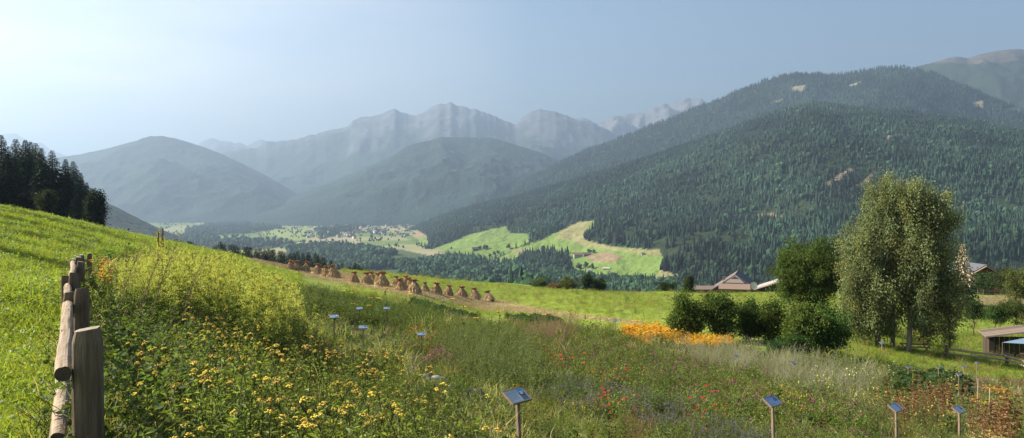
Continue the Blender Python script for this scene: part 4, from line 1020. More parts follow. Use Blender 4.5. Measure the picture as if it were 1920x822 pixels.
# ---------------------------------------------------------------- grain shocks
def stook(seed):
    global rng
    keep = rng; rng = np.random.default_rng(seed)
    e = empty('grain_shock'); tag(e, 'reddish brown grain shock', 'grain shock')
    q = MB(); n = 22; H = 12; h = 1.55
    rad = lambda t: .60*(1-t)**.85+.115
    zz = np.linspace(0,1,H); th = np.arange(n)*2*PI/n; V = []
    for t in zz:
        r = rad(t)*(1+.16*(vnoise(th*2.2+seed, np.full(n, t*1.5), seed)-.5))*.9; V.append(np.stack([np.cos(th)*r, np.sin(th)*r, np.full(n, t*h*.80)], 1))
    V = np.concatenate(V); i2 = np.arange(H-1)[:,None]*n; j2 = np.arange(n)[None]
    q.add(V, np.stack([i2+j2, i2+(j2+1) % n, i2+n+(j2+1) % n, i2+n+j2], -1).reshape(-1,4), (.34,.24,.14))
    m_ = 520; a = rng.random(m_)*6.28; t0_ = rng.random(m_)*.6; r0 = np.array([rad(t) for t in t0_])*(.9+.2*rng.random(m_)); r1 = np.array([rad(min(t+.4,1)) for t in t0_])*(.95+.2*rng.random(m_))
    B = np.stack([np.cos(a)*r0, np.sin(a)*r0, t0_*h*.8], 1); E_ = np.stack([np.cos(a)*r1, np.sin(a)*r1, np.minimum(t0_+.4,1)*h*.8], 1)
    leaves(q, B, E_-B, np.linalg.norm(E_-B, axis=1), .035, (.46,.33,.19), droop=0, var=.45)
    q.build('sheaf_body', M_STRAW, e)
    q = MB(); m_ = 260; a = rng.random(m_)*6.28; r = .06+.07*rng.random(m_)
    B = np.stack([np.cos(a)*r, np.sin(a)*r, np.full(m_, h*.76)], 1); D = np.stack([np.cos(a)*.55, np.sin(a)*.55, 1+0*a], 1)+rng.normal(size=(m_,3))*.3
    leaves(q, B, D, .34+.14*rng.random(m_), .05, (.34,.19,.10), droop=.25, var=.4)
    blob(q, (0,0,h*.86), .15, (.28,.16,.085), 1, .3, seed=seed, sq=(1,1,1.2)); q.build('ear_tuft', M_STRAW, e)
    q = MB(); P_ = [(math.cos(x)*.15, math.sin(x)*.15, h*.765+.01*math.sin(3*x)) for x in np.linspace(0,6.28,12)]; add_tube(q, P_, .018, 4, (.30,.22,.12)); q.build('tie_band', M_STRAW, e)
    rng = keep
    return Proto(e)
stk = [stook(s) for s in range(4)]
SH = [(545,506,19,'first grain shock at the upper left end of the row'),(559,508,18,'second grain shock from the upper left end, slim'),(573,510,20,'third grain shock from the upper left end, its top tallest of the first three'),
 (593,514,18,'ragged grain shock after the gap, opening the second trio'),(609,518,20,'middle grain shock of the second trio'),(626,521,23,'broad grain shock closing the second trio, red spot at its foot'),
 (663,530,22,'lone grain shock leaning left with a flat wide tuft'),(688,533,21,'wide grain shock in front of a narrower one, left of the big leaning one'),(697,528,20,'narrow grain shock showing behind the wide one'),
 (716,538,27,'big grain shock with its skirt spread to the right'),(711,530,19,'half hidden grain shock whose tuft shows beside the big one'),(743,536,19,'slim grain shock alone behind the front pair'),
 (754,545,24,'left one of the two large front grain shocks'),(760,537,20,'grain shock peeking out behind the left front one'),(777,550,26,'widest grain shock, right one of the front pair'),(773,541,22,'grain shock directly behind the widest one'),
 (797,546,18,'small grain shock, first after the front pair'),(818,550,20,'second grain shock after the front pair'),(840,553,20,'pointed grain shock third after the front pair'),(866,557,20,'grain shock with a broad flat tuft, third from the lower right end'),(892,561,21,'grain shock second from the lower right end'),(918,565,21,'last grain shock at the lower right end of the row')]
for k, (px, py, hp, lab) in enumerate(SH):
    b = hit(px, py, 60); hm = hp*b[1]/F0*1.22
    s = hm/1.72*rng.uniform(.93,1.07); stk[k % 4].place(b-[0,0,.05], rng.random()*6.28, (s*rng.uniform(1.,1.25), s*rng.uniform(1.,1.25), s), lab, 'grain shocks in the stubble', tilt=(rng.normal()*.10, rng.normal()*.10))

# ---------------------------------------------------------------- boulders, stakes
def rock(px, py, r, label, col, seed, sq=(1,.9,.8), d=None):
    b = hit(px, py, 4) if d is None else on(px, d); q = MB(); blob(q, (0,0,r*.25), r, col, 3, .28, seed=seed, sq=sq)
    o = q.build('boulder', M_STONE, smooth=True); o.location = tuple(b); tag(o, label, 'boulder', 'boulders in the garden')
rock(774,704,.30,'pinkish grey boulder farthest up the weedy slope',(.38,.29,.24),1)
rock(799,712,.20,'small grey boulder right of the pinkish one',(.27,.27,.27),6)
rock(817,722,.32,'flat blue grey boulder between low weeds',(.27,.27,.28),2,(1.2,.9,.6))
rock(853,736,.27,'upright mossy boulder above the dark one',(.25,.28,.24),3,(.8,.8,1.1))
rock(889,768,.44,'large dark boulder with a sunlit crown near the biggest sign',(.12,.11,.10),4,(1,.9,1.05))
rock(1838,768,.34,'smooth pale beige boulder beside the garden stakes',(.42,.34,.27),5,(1.15,.9,.85),d=26)
def stake(px, top, d, r, label, col=(.36,.29,.18), lean=0):
    b = on(px, d); h = at(px, top, d)[2]-b[2]; q = MB(); add_tube(q, [(0,0,-.2),(lean*.5,0,h*.5),(lean,0,h)], [r,r,r*.9], 7, col, cap=True); o = q.build('garden_stake', M_WOOD); o.location = tuple(b); tag(o, label, 'stake')
stake(1838,710,26,.022,'tall pale wooden stake in front of the beige boulder', (.27,.22,.15)); stake(1860,728,25,.018,'thinner pale stake right of the boulder'); stake(1867,748,24,.014,'short thin stake below the thinner one')
stake(296,434,24,.03,'left grey stake among the mullein spikes',(.25,.22,.12)); stake(304.5,428,24,.034,'right and tallest stake among the mullein spikes',(.22,.17,.09))

# ---------------------------------------------------------------- plant prototypes
def stemcurve(h, lean, n=7):
    a = rng.random()*6.28; l = lean*(.4+rng.random()*.9)*h; t = np.linspace(0,1,n)
    wob = rng.normal()*.04*h
    return np.stack([math.cos(a)*l*t**1.6+wob*np.sin(t*4), math.sin(a)*l*t**1.6+wob*np.cos(t*5)-wob, h*t*(1-.12*lean*t)], 1)
def along(P, t):
    n = len(P)-1; x = np.clip(np.asarray(t)*n, 0, n-1e-6); i = x.astype(int); f = (x-i)[:,None]; return P[i]*(1-f)+P[i+1]*f, unit(P[i+1]-P[i])
def plant(stems, h, lean, nleaf, ll, lw, lc, sc=(.09,.11,.04), sr=.004, up=.5, t0=.1, t1=.95, base=.12, flower=None, fc=(.6,.4,.05), fs=.02, fn=8, ft=(.75,1.), wind=(0,0), taper=.5, fstem=1.0, sides=3, droop=.25):
    lf, fl = MB(), MB()
    for _ in range(stems):
        H = h*(.72+.45*rng.random()); P = stemcurve(H, lean); P[:,:2] += rng.normal(size=2)*base; P[:,0] += wind[0]*(P[:,2]/h)**1.5*h; P[:,1] += wind[1]*(P[:,2]/h)**1.5*h
        add_tube(lf, P, np.linspace(sr, sr*.5, len(P)), sides, sc)
        n = int(nleaf*(.7+.6*rng.random()))
        if n:
            t = rng.uniform(t0, t1, n); B, T = along(P, t); a = rng.random(n)*6.28
            D = np.stack([np.cos(a), np.sin(a), np.full(n, up)], 1)+rng.normal(size=(n,3))*.25
            k = (1-taper*t)*(.7+.6*rng.random(n)); leaves(lf, B, D, ll*k, lw*k, lc, droop=droop, flat=.55)
        if flower and rng.random() < fstem:
            if flower == 'corymb':
                for _c in range(int(rng.integers(1,4))):
                    c = P[-1]+rng.normal(size=3)*(.055,.055,.045)*(1 if _c else 0); m_ = int(fn*(.7+.6*rng.random())); R_ = fs*2.5*np.sqrt(rng.random(m_)); a = rng.random(m_)*6.28
                    Q = np.stack([c[0]+np.cos(a)*R_, c[1]+np.sin(a)*R_, c[2]+.022-R_**2*26+rng.random(m_)*.010], 1); domes(fl, Q, fs*(.55+.25*rng.random(m_)), fc, flat=.55)
                    for q_ in Q[:5]: add_tube(lf, [P[-2]*.5+P[-1]*.5, q_], [.0015,.001], 3, sc)
            elif flower == 'spike':
                m_ = fn; t = rng.uniform(ft[0], ft[1], m_); B, T = along(P, t); a = rng.random(m_)*6.28; D = np.stack([np.cos(a), np.sin(a), .4+0*a], 1)
                leaves(fl, B, D, fs*(1.25-.5*(t-ft[0])/(ft[1]-ft[0]+.01)), fs*.7, fc, droop=0, var=.35)
            elif flower == 'plume':
                for _b in range(7):
                    t = rng.uniform(.74,1.); B0, T = along(P, [t]); a = rng.random()*6.28+0; L_ = (1.12-t)*.85*(.7+.5*rng.random())*.55
                    s = np.linspace(0,1,fn); Q = B0+np.stack([np.cos(a)*s*L_, np.sin(a)*s*L_, .55*s*L_-1.1*s**2*L_*.6], 1)+rng.normal(size=(fn,3))*.010
                    leaves(fl, Q, rng.normal(size=(fn,3))*.7+[0,0,.8], fs, fs*.6, fc, droop=0, var=.3)
            elif flower == 'daisy':
                for _f in range(fn):
                    t = 1 if _f == 0 else rng.uniform(*ft); B0, T = along(P, [t]); c = B0[0]+(rng.normal(size=3)*(.05,.05,.02) if _f else 0)+[0,0,.01]
                    m_ = 10; a = np.arange(m_)*2*PI/m_+rng.random(); D = np.stack([np.cos(a), np.sin(a), .15+0*a], 1)+rng.normal(size=3)*.25
                    leaves(fl, np.tile(c, (m_,1)), D, fs, fs*.42, fc, droop=.2, flat=.9, var=.12); domes(fl, [c+[0,0,.002]], fs*.26, (.10,.05,.015) if fc[2] < .1 else (.4,.3,.05), flat=.8)
            elif flower == 'dots':
                for _f in range(fn):
                    t = rng.uniform(*ft); B0, T = along(P, [t]); a = rng.random()*6.28; c = B0[0]+np.array([math.cos(a), math.sin(a), .3])*.03
                    m_ = 5; a2 = np.arange(m_)*2*PI/m_; n_ = unit(np.array([math.cos(a), math.sin(a), .8])); u_ = unit(np.cross(n_, [.1,.2,1])); v_ = np.cross(n_, u_)
                    D = np.cos(a2)[:,None]*u_+np.sin(a2)[:,None]*v_+n_*.5; leaves(fl, np.tile(c, (m_,1)), D, fs, fs*.85, fc, droop=0, var=.2)
            elif flower == 'whorl':
                for w_ in range(fn):
                    t = ft[0]+(ft[1]-ft[0])*(w_+.5)/fn; B0, T = along(P, [t]); m_ = 16; a = rng.random(m_)*6.28
                    leaves(fl, B0+rng.normal(size=(m_,3))*(.01,.01,.012), np.stack([np.cos(a), np.sin(a), .6+0*a], 1)+rng.normal(size=(m_,3))*.3, fs*(.7+.6*rng.random(m_)), fs*.45, fc, droop=.1, var=.45)
    return lf, fl
GL = (.165,.215,.05); YG = (.24,.275,.07); DG = (.065,.10,.028); GG = (.17,.19,.085)
MIX = [M_LEAF, M_PETAL]
def merged(lf, fl, name):
    q = MB(); q.merge(lf)
    if fl.n:
        for V, F, C, M_ in zip(fl.V, fl.F, fl.C, fl.M): pass
        off = q.n; q.V += fl.V; q.C += fl.C; q.F += [f+off for f in fl.F]; q.M += [np.full(len(f), 1) for f in fl.F]; q.n += fl.n
    return bpy.data.objects.new(name, q.mesh(name, MIX))
LIB = {}
def lib(key, nvar, **kw): LIB[key] = [merged(*plant(**kw), key) for _ in range(nvar)]
def tuft(n, h, w_, col, spread=.08, lean=.5):
    q = MB(); B = np.concatenate([rng.normal(size=(n,2))*spread, np.zeros((n,1))], 1); D = np.concatenate([rng.normal(size=(n,2))*lean, np.ones((n,1))], 1); D = unit(D)
    L_ = h*(.5+.8*rng.random(n)); sd = unit(np.cross(D, rng.normal(size=(n,3)))); m1 = B+D*L_[:,None]*.55; out = D*[1,1,0]; tip = B+D*L_[:,None]*.95+out*L_[:,None]*.35; tip[:,2] -= L_*.12
    V = np.stack([B-sd*w_*.5, B+sd*w_*.5, m1+sd*w_*.45, m1-sd*w_*.45, tip], 1).reshape(-1,3); i = np.arange(n)[:,None]*5
    c = np.array(col)*(1+.3*(rng.random((n,1))*2-1)); c = np.repeat(c, 5, 0)
    q.add(V, np.concatenate([i+[0,1,2,3]]), c); q.add(np.zeros((0,3)), np.zeros((0,4), int), np.zeros((0,3)))
    q.F.append(i+[3,2,4]); q.M.append(np.zeros(n, int))
    return q
LIB['grass'] = [bpy.data.objects.new('grass', tuft(38, .17, .008, c, .10, .45).mesh('grass', [M_GRASS])) for c in ((.21,.27,.038),(.18,.25,.036),(.24,.28,.045))]
LIB['seedgrass'] = [bpy.data.objects.new('seedgrass', tuft(26, h_, .009, c, .14, .30).mesh('seedgrass', [M_GRASS])) for h_, c in ((.5,(.44,.42,.22)),(.7,(.42,.42,.22)),(.55,(.52,.46,.32)))]
LIB['strawtuft'] = [bpy.data.objects.new('strawtuft', tuft(22, h_, .012, c, .16, .8).mesh('strawtuft', [M_STRAW])) for h_, c in ((.14,(.40,.31,.17)),(.18,(.34,.25,.13)),(.12,(.45,.36,.2)))]
LIB['clover'] = []
for _ in range(2):
    q = tuft(12, .13, .008, (.14,.20,.03), .1); n = 40; B = rng.normal(size=(n,3))*(.09,.09,.02)+[0,0,.08]; B[:,2] = np.abs(B[:,2]); leaves(q, B, rng.normal(size=(n,3))*[1,1,.35]+[0,0,.3], .045, .035, (.17,.25,.036), flat=.7)
    LIB['clover'].append(bpy.data.objects.new('clover', q.mesh('clover', [M_GRASS])))
LIB['longgrass'] = [bpy.data.objects.new('longgrass', tuft(44, h_, .007, c, .10, .28).mesh('longgrass', [M_GRASS])) for h_, c in ((.5,(.15,.175,.045)),(.6,(.24,.20,.09)),(.45,(.12,.165,.035)))]
lib('weed', 5, stems=9, h=.45, lean=.35, nleaf=20, ll=.075, lw=.036, lc=GL, base=.11)
lib('weedlight', 4, stems=9, h=.40, lean=.35, nleaf=20, ll=.065, lw=.034, lc=YG, base=.11)
lib('weedgrey', 3, stems=9, h=.42, lean=.3, nleaf=22, ll=.06, lw=.022, lc=GG, base=.11)
lib('bigleaf', 4, stems=8, h=.55, lean=.4, nleaf=12, ll=.15, lw=.10, lc=(.10,.155,.034), base=.12, up=.25)
lib('bushy', 4, stems=14, h=.85, lean=.45, nleaf=28, ll=.10, lw=.05, lc=(.10,.145,.034), base=.18, up=.3)
lib('tallgreen', 4, stems=10, h=.85, lean=.15, nleaf=34, ll=.085, lw=.03, lc=(.165,.205,.085), base=.14, up=.9)
lib('mallow', 5, stems=9, h=.6, lean=.35, nleaf=16, ll=.075, lw=.06, lc=(.16,.215,.055), base=.13, flower='dots', fc=(.34,.04,.22), fs=.031, fn=1, ft=(.7,1.), fstem=.42)
lib('mallowdark', 3, stems=9, h=.62, lean=.35, nleaf=16, ll=.07, lw=.055, lc=(.145,.195,.05), base=.13, flower='dots', fc=(.17,.03,.12), fs=.030, fn=2, fstem=.42, ft=(.6,1.))
lib('lavender', 4, stems=16, h=.5, lean=.35, nleaf=18, ll=.045, lw=.009, lc=(.18,.21,.10), base=.10, flower='spike', fc=(.24,.20,.36), fs=.020, fn=12, ft=(.72,1.), fstem=.55)
lib('artemisia', 4, stems=12, h=.9, lean=.45, nleaf=60, ll=.05, lw=.012, lc=(.34,.34,.26), sc=(.30,.30,.22), base=.14, up=.9, wind=(.38,0))
lib('pinkgrass', 3, stems=18, h=.62, lean=.3, nleaf=26, ll=.05, lw=.010, lc=(.32,.23,.18), sc=(.25,.19,.13), base=.13, up=1.0, t0=.4)
lib('dustypink', 3, stems=12, h=.55, lean=.25, nleaf=14, ll=.06, lw=.022, lc=(.10,.12,.05), base=.12, flower='corymb', fc=(.42,.22,.20), fs=.016, fn=8)
lib('rudbeckia', 4, stems=12, h=.62, lean=.35, nleaf=12, ll=.09, lw=.035, lc=(.085,.12,.025), base=.15, flower='daisy', fc=(.85,.50,.04), fs=.05, fn=3, ft=(.8,1.), fstem=.8)
lib('zinnia', 3, stems=5, h=.5, lean=.3, nleaf=12, ll=.07, lw=.03, lc=GL, base=.12, flower='daisy', fc=(.70,.05,.03), fs=.045, fn=1, fstem=.7)
lib('primrose', 4, stems=6, h=1.0, lean=.15, nleaf=34, ll=.09, lw=.022, lc=(.16,.195,.06), base=.11, up=.8, flower='dots', fc=(.70,.66,.26), fs=.027, fn=2, ft=(.78,1.), fstem=.45)
lib('yellowherb', 3, stems=10, h=.45, lean=.35, nleaf=20, ll=.05, lw=.02, lc=YG, base=.12, flower='dots', fc=(.60,.45,.06), fs=.018, fn=2, ft=(.8,1.), fstem=.5)
lib('cabbage', 3, stems=7, h=.38, lean=.55, nleaf=7, ll=.22, lw=.16, lc=(.045,.085,.028), base=.10, up=.5)
lib('feverfew', 3, stems=8, h=.45, lean=.3, nleaf=22, ll=.05, lw=.03, lc=(.17,.20,.025), base=.1)
lib('reddry', 3, stems=14, h=.55, lean=.4, nleaf=30, ll=.035, lw=.012, lc=(.24,.15,.08), sc=(.2,.13,.08), base=.14)
lib('pinkbloom', 3, stems=6, h=.42, lean=.3, nleaf=14, ll=.06, lw=.03, lc=GL, base=.11, flower='daisy', fc=(.62,.16,.18), fs=.032, fn=2, ft=(.8,1))
lib('heather', 3, stems=16, h=.4, lean=.35, nleaf=24, ll=.03, lw=.010, lc=(.20,.13,.15), sc=(.14,.12,.08), base=.13, up=1., t0=.3)

def scatter(name, label, cat, keys, pts, scale=(.8,1.25), tiltv=.12):
    """one mass of ground cover: points instancing small plants"""
    objs = []; w_ = []
    for k, wt in keys:
        for o in LIB[k]: objs.append(o); w_.append(wt/len(LIB[k]))
    c = bpy.data.collections.new(name+'_kinds'); objs2 = []
    for i, o in enumerate(objs):
        o2 = o.copy(); o2.name = 'k%02d' % i; c.objects.link(o2)
    n = len(pts); w_ = np.array(w_)/sum(w_); me = bpy.data.meshes.new(name); me.vertices.add(n); me.vertices.foreach_set('co', pts[:,:3].astype(np.float32).ravel())
    a = me.attributes.new('idx', 'INT', 'POINT'); a.data.foreach_set('value', rng.choice(len(objs), n, p=w_).astype(np.int32))
    rot = np.stack([rng.normal(size=n)*tiltv, rng.normal(size=n)*tiltv, rng.random(n)*6.28], 1).astype(np.float32)
    a = me.attributes.new('rot', 'FLOAT_VECTOR', 'POINT'); a.data.foreach_set('vector', rot.ravel())
    s = (rng.uniform(scale[0], scale[1], n)*(pts[:,3] if pts.shape[1] > 3 else 1))[:,None]*np.array([1,1,1]); s = s*np.stack([np.ones(n),np.ones(n),.85+.3*rng.random(n)], 1)
    a = me.attributes.new('scl', 'FLOAT_VECTOR', 'POINT'); a.data.foreach_set('vector', s.astype(np.float32).ravel())
    ob = bpy.data.objects.new(name, me); COL.objects.link(ob)
    ng = bpy.data.node_groups.new(name+'_scatter', 'GeometryNodeTree')
    ng.interface.new_socket('Geometry', in_out='INPUT', socket_type='NodeSocketGeometry'); ng.interface.new_socket('Geometry', in_out='OUTPUT', socket_type='NodeSocketGeometry')
    N = ng.nodes.new; L = ng.links.new
    gi, go = N('NodeGroupInput'), N('NodeGroupOutput'); ip = N('GeometryNodeInstanceOnPoints'); ci = N('GeometryNodeCollectionInfo')
    ci.inputs['Collection'].default_value = c; ci.inputs['Separate Children'].default_value = True; ci.inputs['Reset Children'].default_value = True
    def na(nm, ty):
        x = N('GeometryNodeInputNamedAttribute'); x.data_type = ty; x.inputs['Name'].default_value = nm; return [o for o in x.outputs if o.enabled and o.name == 'Attribute'][0]
    L(gi.outputs[0], ip.inputs['Points']); L(ci.outputs[0], ip.inputs['Instance']); ip.inputs['Pick Instance'].default_value = True
    L(na('idx','INT'), ip.inputs['Instance Index']); L(na('rot','FLOAT_VECTOR'), ip.inputs['Rotation']); L(na('scl','FLOAT_VECTOR'), ip.inputs['Scale']); L(ip.outputs[0], go.inputs[0])
    md = ob.modifiers.new('scatter', 'NODES'); md.node_group = ng
    return tag(ob, label, cat, kind='stuff')

# garden zones as seen in the photograph (canopy height .35 m above the ground)
ZN = [
 ('rud', [(1170,622),(1185,613),(1240,616),(1300,630),(1365,630),(1382,646),(1330,652),(1260,647),(1200,642),(1168,632)]),
 ('red', [(1010,676),(1060,688),(1130,710),(1190,732),(1180,745),(1100,722),(1010,697)]), ('red', [(1122,754),(1175,758),(1215,775),(1170,782),(1122,772)]), ('red', [(1225,785),(1310,790),(1300,812),(1225,808)]), ('red', [(1310,762),(1370,768),(1370,786),(1315,784)]),
 ('redpink', [(728,636),(765,634),(800,650),(830,668),(800,675),(735,655)]),
 ('pinkgrass', [(965,612),(1042,610),(1062,632),(1130,650),(1080,650),(1000,640)]),
 ('silver', [(1215,642),(1330,650),(1420,665),(1530,680),(1600,692),(1660,722),(1580,745),(1480,725),(1400,700),(1300,672)]),
 ('tall', [(812,650),(880,640),(965,640),(1012,680),(1015,742),(905,722),(830,690)]),
 ('lav', [(1000,702),(1100,718),(1230,747),(1330,772),(1440,800),(1440,900),(1280,830),(1150,765),(1060,772),(1020,742)]),
 ('mallow', [(990,650),(1200,655),(1330,685),(1430,725),(1450,790),(1330,772),(1240,745),(1120,715),(1000,700)]),
 ('mallow2', [(1410,745),(1560,755),(1665,790),(1680,900),(1400,900)]),
 ('yellow', [(1440,735),(1560,765),(1560,790),(1440,760)]),
 ('dusty', [(730,650),(820,655),(835,690),(760,692)]),
 ('crop', [(775,560),(850,562),(935,578),(940,590),(860,592),(770,572)]), ('crop', [(945,585),(1050,596),(1060,606),(960,600)]),
 ('squash', [(1690,704),(1740,700),(1800,714),(1805,735),(1740,735),(1690,722)]),
 ('pinkbed', [(1735,696),(1790,700),(1920,714),(2100,730),(2100,750),(1920,742),(1850,740),(1790,726),(1740,712)]),
 ('orange2', [(1800,735),(1870,738),(1890,752),(1820,752)]),
 ('brown', [(1640,730),(1800,705),(1810,775),(1700,790),(1640,775)]), ('brown', [(1840,745),(1920,745),(1920,900),(1840,900)]),
 ('reddry', [(1150,785),(1215,780),(1225,900),(1150,900)]), ('fever', [(1000,755),(1045,750),(1055,790),(1005,790)]),
 ('tansy', [(330,600),(380,585),(480,580),(570,612),(660,650),(750,705),(790,770),(835,900),(330,1100),(215,1100),(215,720),(300,650)]),
 ('broad', [(165,500),(215,480),(262,560),(335,620),(335,700),(300,760),(290,1200),(60,1200),(150,700)]),
 ('golden', [(215,490),(280,462),(420,470),(500,500),(545,545),(540,600),(450,625),(335,620),(262,560)]),
 ('bushmid', [(560,560),(600,540),(720,560),(800,575),(800,600),(740,612),(640,600),(560,590)]),
 ('prim', [(1395,690),(1660,700),(1920,745),(1920,1000),(1660,1000),(1560,760),(1450,725)]),
 ('grasslawn', [(1590,655),(1700,660),(1800,690),(1920,695),(1920,712),(1800,700),(1690,690),(1600,675)])]
LAWN = [[(600,560),(640,570),(600,575)]]
def dens_pts(n0, dmin, dmax, pmin=-60, pmax=2120, pw=1.2, dref=10, rho=14):
    """random ground points, thinning with distance"""
    ds = np.linspace(dmin, dmax, 4000); f = np.minimum(rho, rho*(dref/ds)**pw)*ds*(pmax-pmin)/F0; cdf = np.cumsum(f); tot = cdf[-1]*(ds[1]-ds[0]); n = int(tot*n0)
    d = np.interp(rng.random(n)*cdf[-1], cdf, ds); px = rng.uniform(pmin, pmax, n); x = (px-960)/F0*d; z = G(x, d)
    return np.stack([x, d, z], 1)
P = dens_pts(1.25, 4.0, 78)
a, b = proj(P[:,0], P[:,1], P[:,2]+.3)
gx = inpoly(a, b, P_GARDEN) | (P[:,1] < 12) & (a > 190)
P = P[gx]; a, b = a[gx], b[gx]; zone = np.full(len(P), 'mix', dtype=object); done = np.zeros(len(P), bool)
ja, jb = a+rng.normal(size=len(a))*16+(fbm(P[:,0]/2.5,P[:,1]/2.5,2,61)-.5)*50, b+rng.normal(size=len(a))*4+(fbm(P[:,0]/2.5,P[:,1]/2.5,2,62)-.5)*16
for nm, poly in ZN:
    s = (inpoly(a, b, poly) if nm in ('rud','tansy','broad','golden') else inpoly(ja, jb, poly)) & ~done & (rng.random(len(a)) < (.95 if nm in ('rud','silver') else .72)); zone[s] = nm; done |= s
SCL = 1+np.clip((P[:,1]-14)/60, 0, .6)
SPOT = [(px_, d_) for (px_, py_, d_) in [(970,742,12),(1448,752,16),(1680,764,20),(1798,768,21.5),(626,593,36),(680,613,36.5),(674,578,47),(725,578,47),(790,626,39),(1832,680,46)]]
SCL = SCL*np.where((a > 1020) & (P[:,1] < 20), .66, 1)*np.where((a > 1620) & (P[:,1] > 12), .8, 1)
for px_, d_ in SPOT:      # the plants are kept low in front of each sign so it can be read
    SCL = np.where((np.abs(a-px_) < 26*np.maximum(1, 14/d_)) & (P[:,1] < d_+.4) & (P[:,1] > d_*.72-1.5), SCL*.5, SCL)
P4 = np.concatenate([P, SCL[:,None]], 1)
def zs(*nm): return P4[np.isin(zone, nm)]
def extra(poly, rho, dlo, dhi, x0, x1, hoff=.3):
    n = int(rho*(x1-x0)/F0*(dhi**2-dlo**2)/2); d = np.sqrt(rng.uniform(dlo**2, dhi**2, n)); px = rng.uniform(x0, x1, n); x = (px-960)/F0*d; z = G(x, d); q_, r_ = proj(x, d, z+hoff)
    k = inpoly(q_, r_, poly); s_ = np.where((px > 1020) & (d < 20), .66, 1.)*np.where((px > 1620) & (d > 12), .8, 1)
    for px_, d_ in SPOT: k &= ~((np.abs(px-px_) < 24*max(1, 14/d_)) & (d < d_+.4) & (d > d_*.72-1.5))
    return np.stack([x, d, z, s_], 1)[k]
Z = dict(ZN)
def meadow(n, d0_, d1_, p0_, p1_, poly=None):
    d = np.sqrt(rng.uniform(d0_**2, d1_**2, n)); px = rng.uniform(p0_, p1_, n); x = (px-960)/F0*d; return np.stack([x, d, G(x, d), 1+np.clip((d-8)/30, 0, 1.)], 1)
scatter('mixed_weeds', 'mixed green garden weeds and herbs filling the ground between the beds', 'weeds', [('weed',3),('weedlight',3),('weedgrey',1.6),('bigleaf',.8),('longgrass',1.6),('seedgrass',.8),('yellowherb',.35)], zs('mix','golden','brown','broad'))
scatter('tansy_undergrowth', 'feathery light green undergrowth below the tansy flowers', 'weeds', [('weedlight',2),('longgrass',1.),('seedgrass',.4),('feverfew',.6),('weed',.8)], zs('tansy'))
pts = extra(P_GARDEN, 2.2, 14, 62, 480, 1300); scatter('leafy_herbs', 'taller leafy herbs standing in clumps through the middle of the garden', 'herbs', [('bushy',1),('weedlight',1.2),('tallgreen',.5)], pts[fbm(pts[:,0]/3, pts[:,1]/3, 2, 12) > .56], (.7,1.2))
scatter('leafy_bushes', 'dark leafy herb bushes behind the small signs', 'herbs', [('bushy',3),('tallgreen',.5)], np.vstack([zs('bushmid'), extra(Z['bushmid'], 1.2, 35, 70, 540, 820)]), (.6,1.05))
scatter('tall_herbs', 'upright grey green leafy plants above the largest sign', 'herbs', [('tallgreen',4),('weedgrey',.5)], np.vstack([zs('tall'), extra(Z['tall'], 4, 12, 40, 800, 1030)]))
scatter('mallow_bed', 'bushy bed of dark magenta mallow flowers', 'flowers', [('mallow',2.2),('mallowdark',1.4),('weed',1.6),('weedlight',2.6)], np.vstack([zs('mallow','mallow2'), extra(Z['mallow'], 2.5, 14, 50, 980, 1460)]), (.85,1.2))
scatter('lavender_bed', 'dusky violet flower spikes of hyssop and lavender', 'flowers', [('lavender',4),('weedgrey',1.6),('weed',1)], np.vstack([zs('lav'), extra(Z['lav'], 4, 9, 30, 990, 1450)]), (.85,1.3))
scatter('silver_herbs', 'silver grey wispy wormwood leaning to the right', 'herbs', [('artemisia',4),('weedgrey',1.6),('weedlight',1.2),('seedgrass',.5)], np.vstack([zs('silver'), extra(Z['silver'], 1.2, 18, 60, 1200, 1680, .5)]), (.6,1.05))
scatter('orange_flower_bed', 'dense band of bright orange coneflowers', 'flowers', [('rudbeckia',1)], np.vstack([zs('rud'), extra(Z['rud'], 7, 25, 70, 1160, 1390, .4)]), (.7,1.05))
scatter('red_zinnias', 'scattered scarlet zinnia heads among green leaves', 'flowers', [('zinnia',1.6),('weed',1.8),('weedlight',1.4),('mallow',.5)], np.vstack([zs('red','redpink'), extra([(700,630),(840,630),(840,690),(700,690)], .3, 20, 50, 700, 840)]), (1.0,1.5))
scatter('rosy_grass', 'haze of reddish purple grass heads', 'grass', [('pinkgrass',2),('weed',1.2),('weedlight',1)], zs('pinkgrass'), (1.1,1.5))
scatter('dusty_pink_flowers', 'dusty pink flat flower heads beside the red ones', 'flowers', [('dustypink',2),('weed',1.5),('weedgrey',1)], zs('dusty'), (1,1.4))
scatter('primrose_bed', 'tall green stems with pale yellow evening primroses', 'flowers', [('primrose',2.),('tallgreen',1.5),('weed',1.6),('longgrass',1.6),('seedgrass',1.),('yellowherb',.4)], zs('prim'), (.75,1.2))
scatter('yellow_herbs', 'small golden flowered herbs between mallow and primrose', 'flowers', [('yellowherb',3),('weedlight',1)], zs('yellow'))
scatter('root_crops', 'rows of dark broad leaved crops below the grain shocks', 'crops', [('cabbage',1)], np.vstack([zs('crop'), extra(Z['crop'], 2.5, 45, 90, 930, 1070), extra(ZN[14][1], 3, 40, 90, 760, 950)]), (1.2,1.7))
scatter('squash_patch', 'dark green squash leaves above the brown seed stalks', 'crops', [('cabbage',1)], np.vstack([zs('squash'), extra(Z['squash'], 3, 20, 50, 1680, 1810)]), (1.2,1.7))
scatter('pink_ground_cover', 'low heather and pink blooms over the bare pinkish bed', 'flowers', [('heather',3),('pinkbloom',1)], zs('pinkbed')[::2], (.8,1.2))
scatter('marigold_patch', 'low orange marigolds left of the beige boulder', 'flowers', [('rudbeckia',1)], np.vstack([zs('orange2')]), (.6,.9))
scatter('dry_rust_herb', 'rusty dry herb haze in front of the lavender', 'herbs', [('reddry',3),('weed',.6)], zs('reddry'))
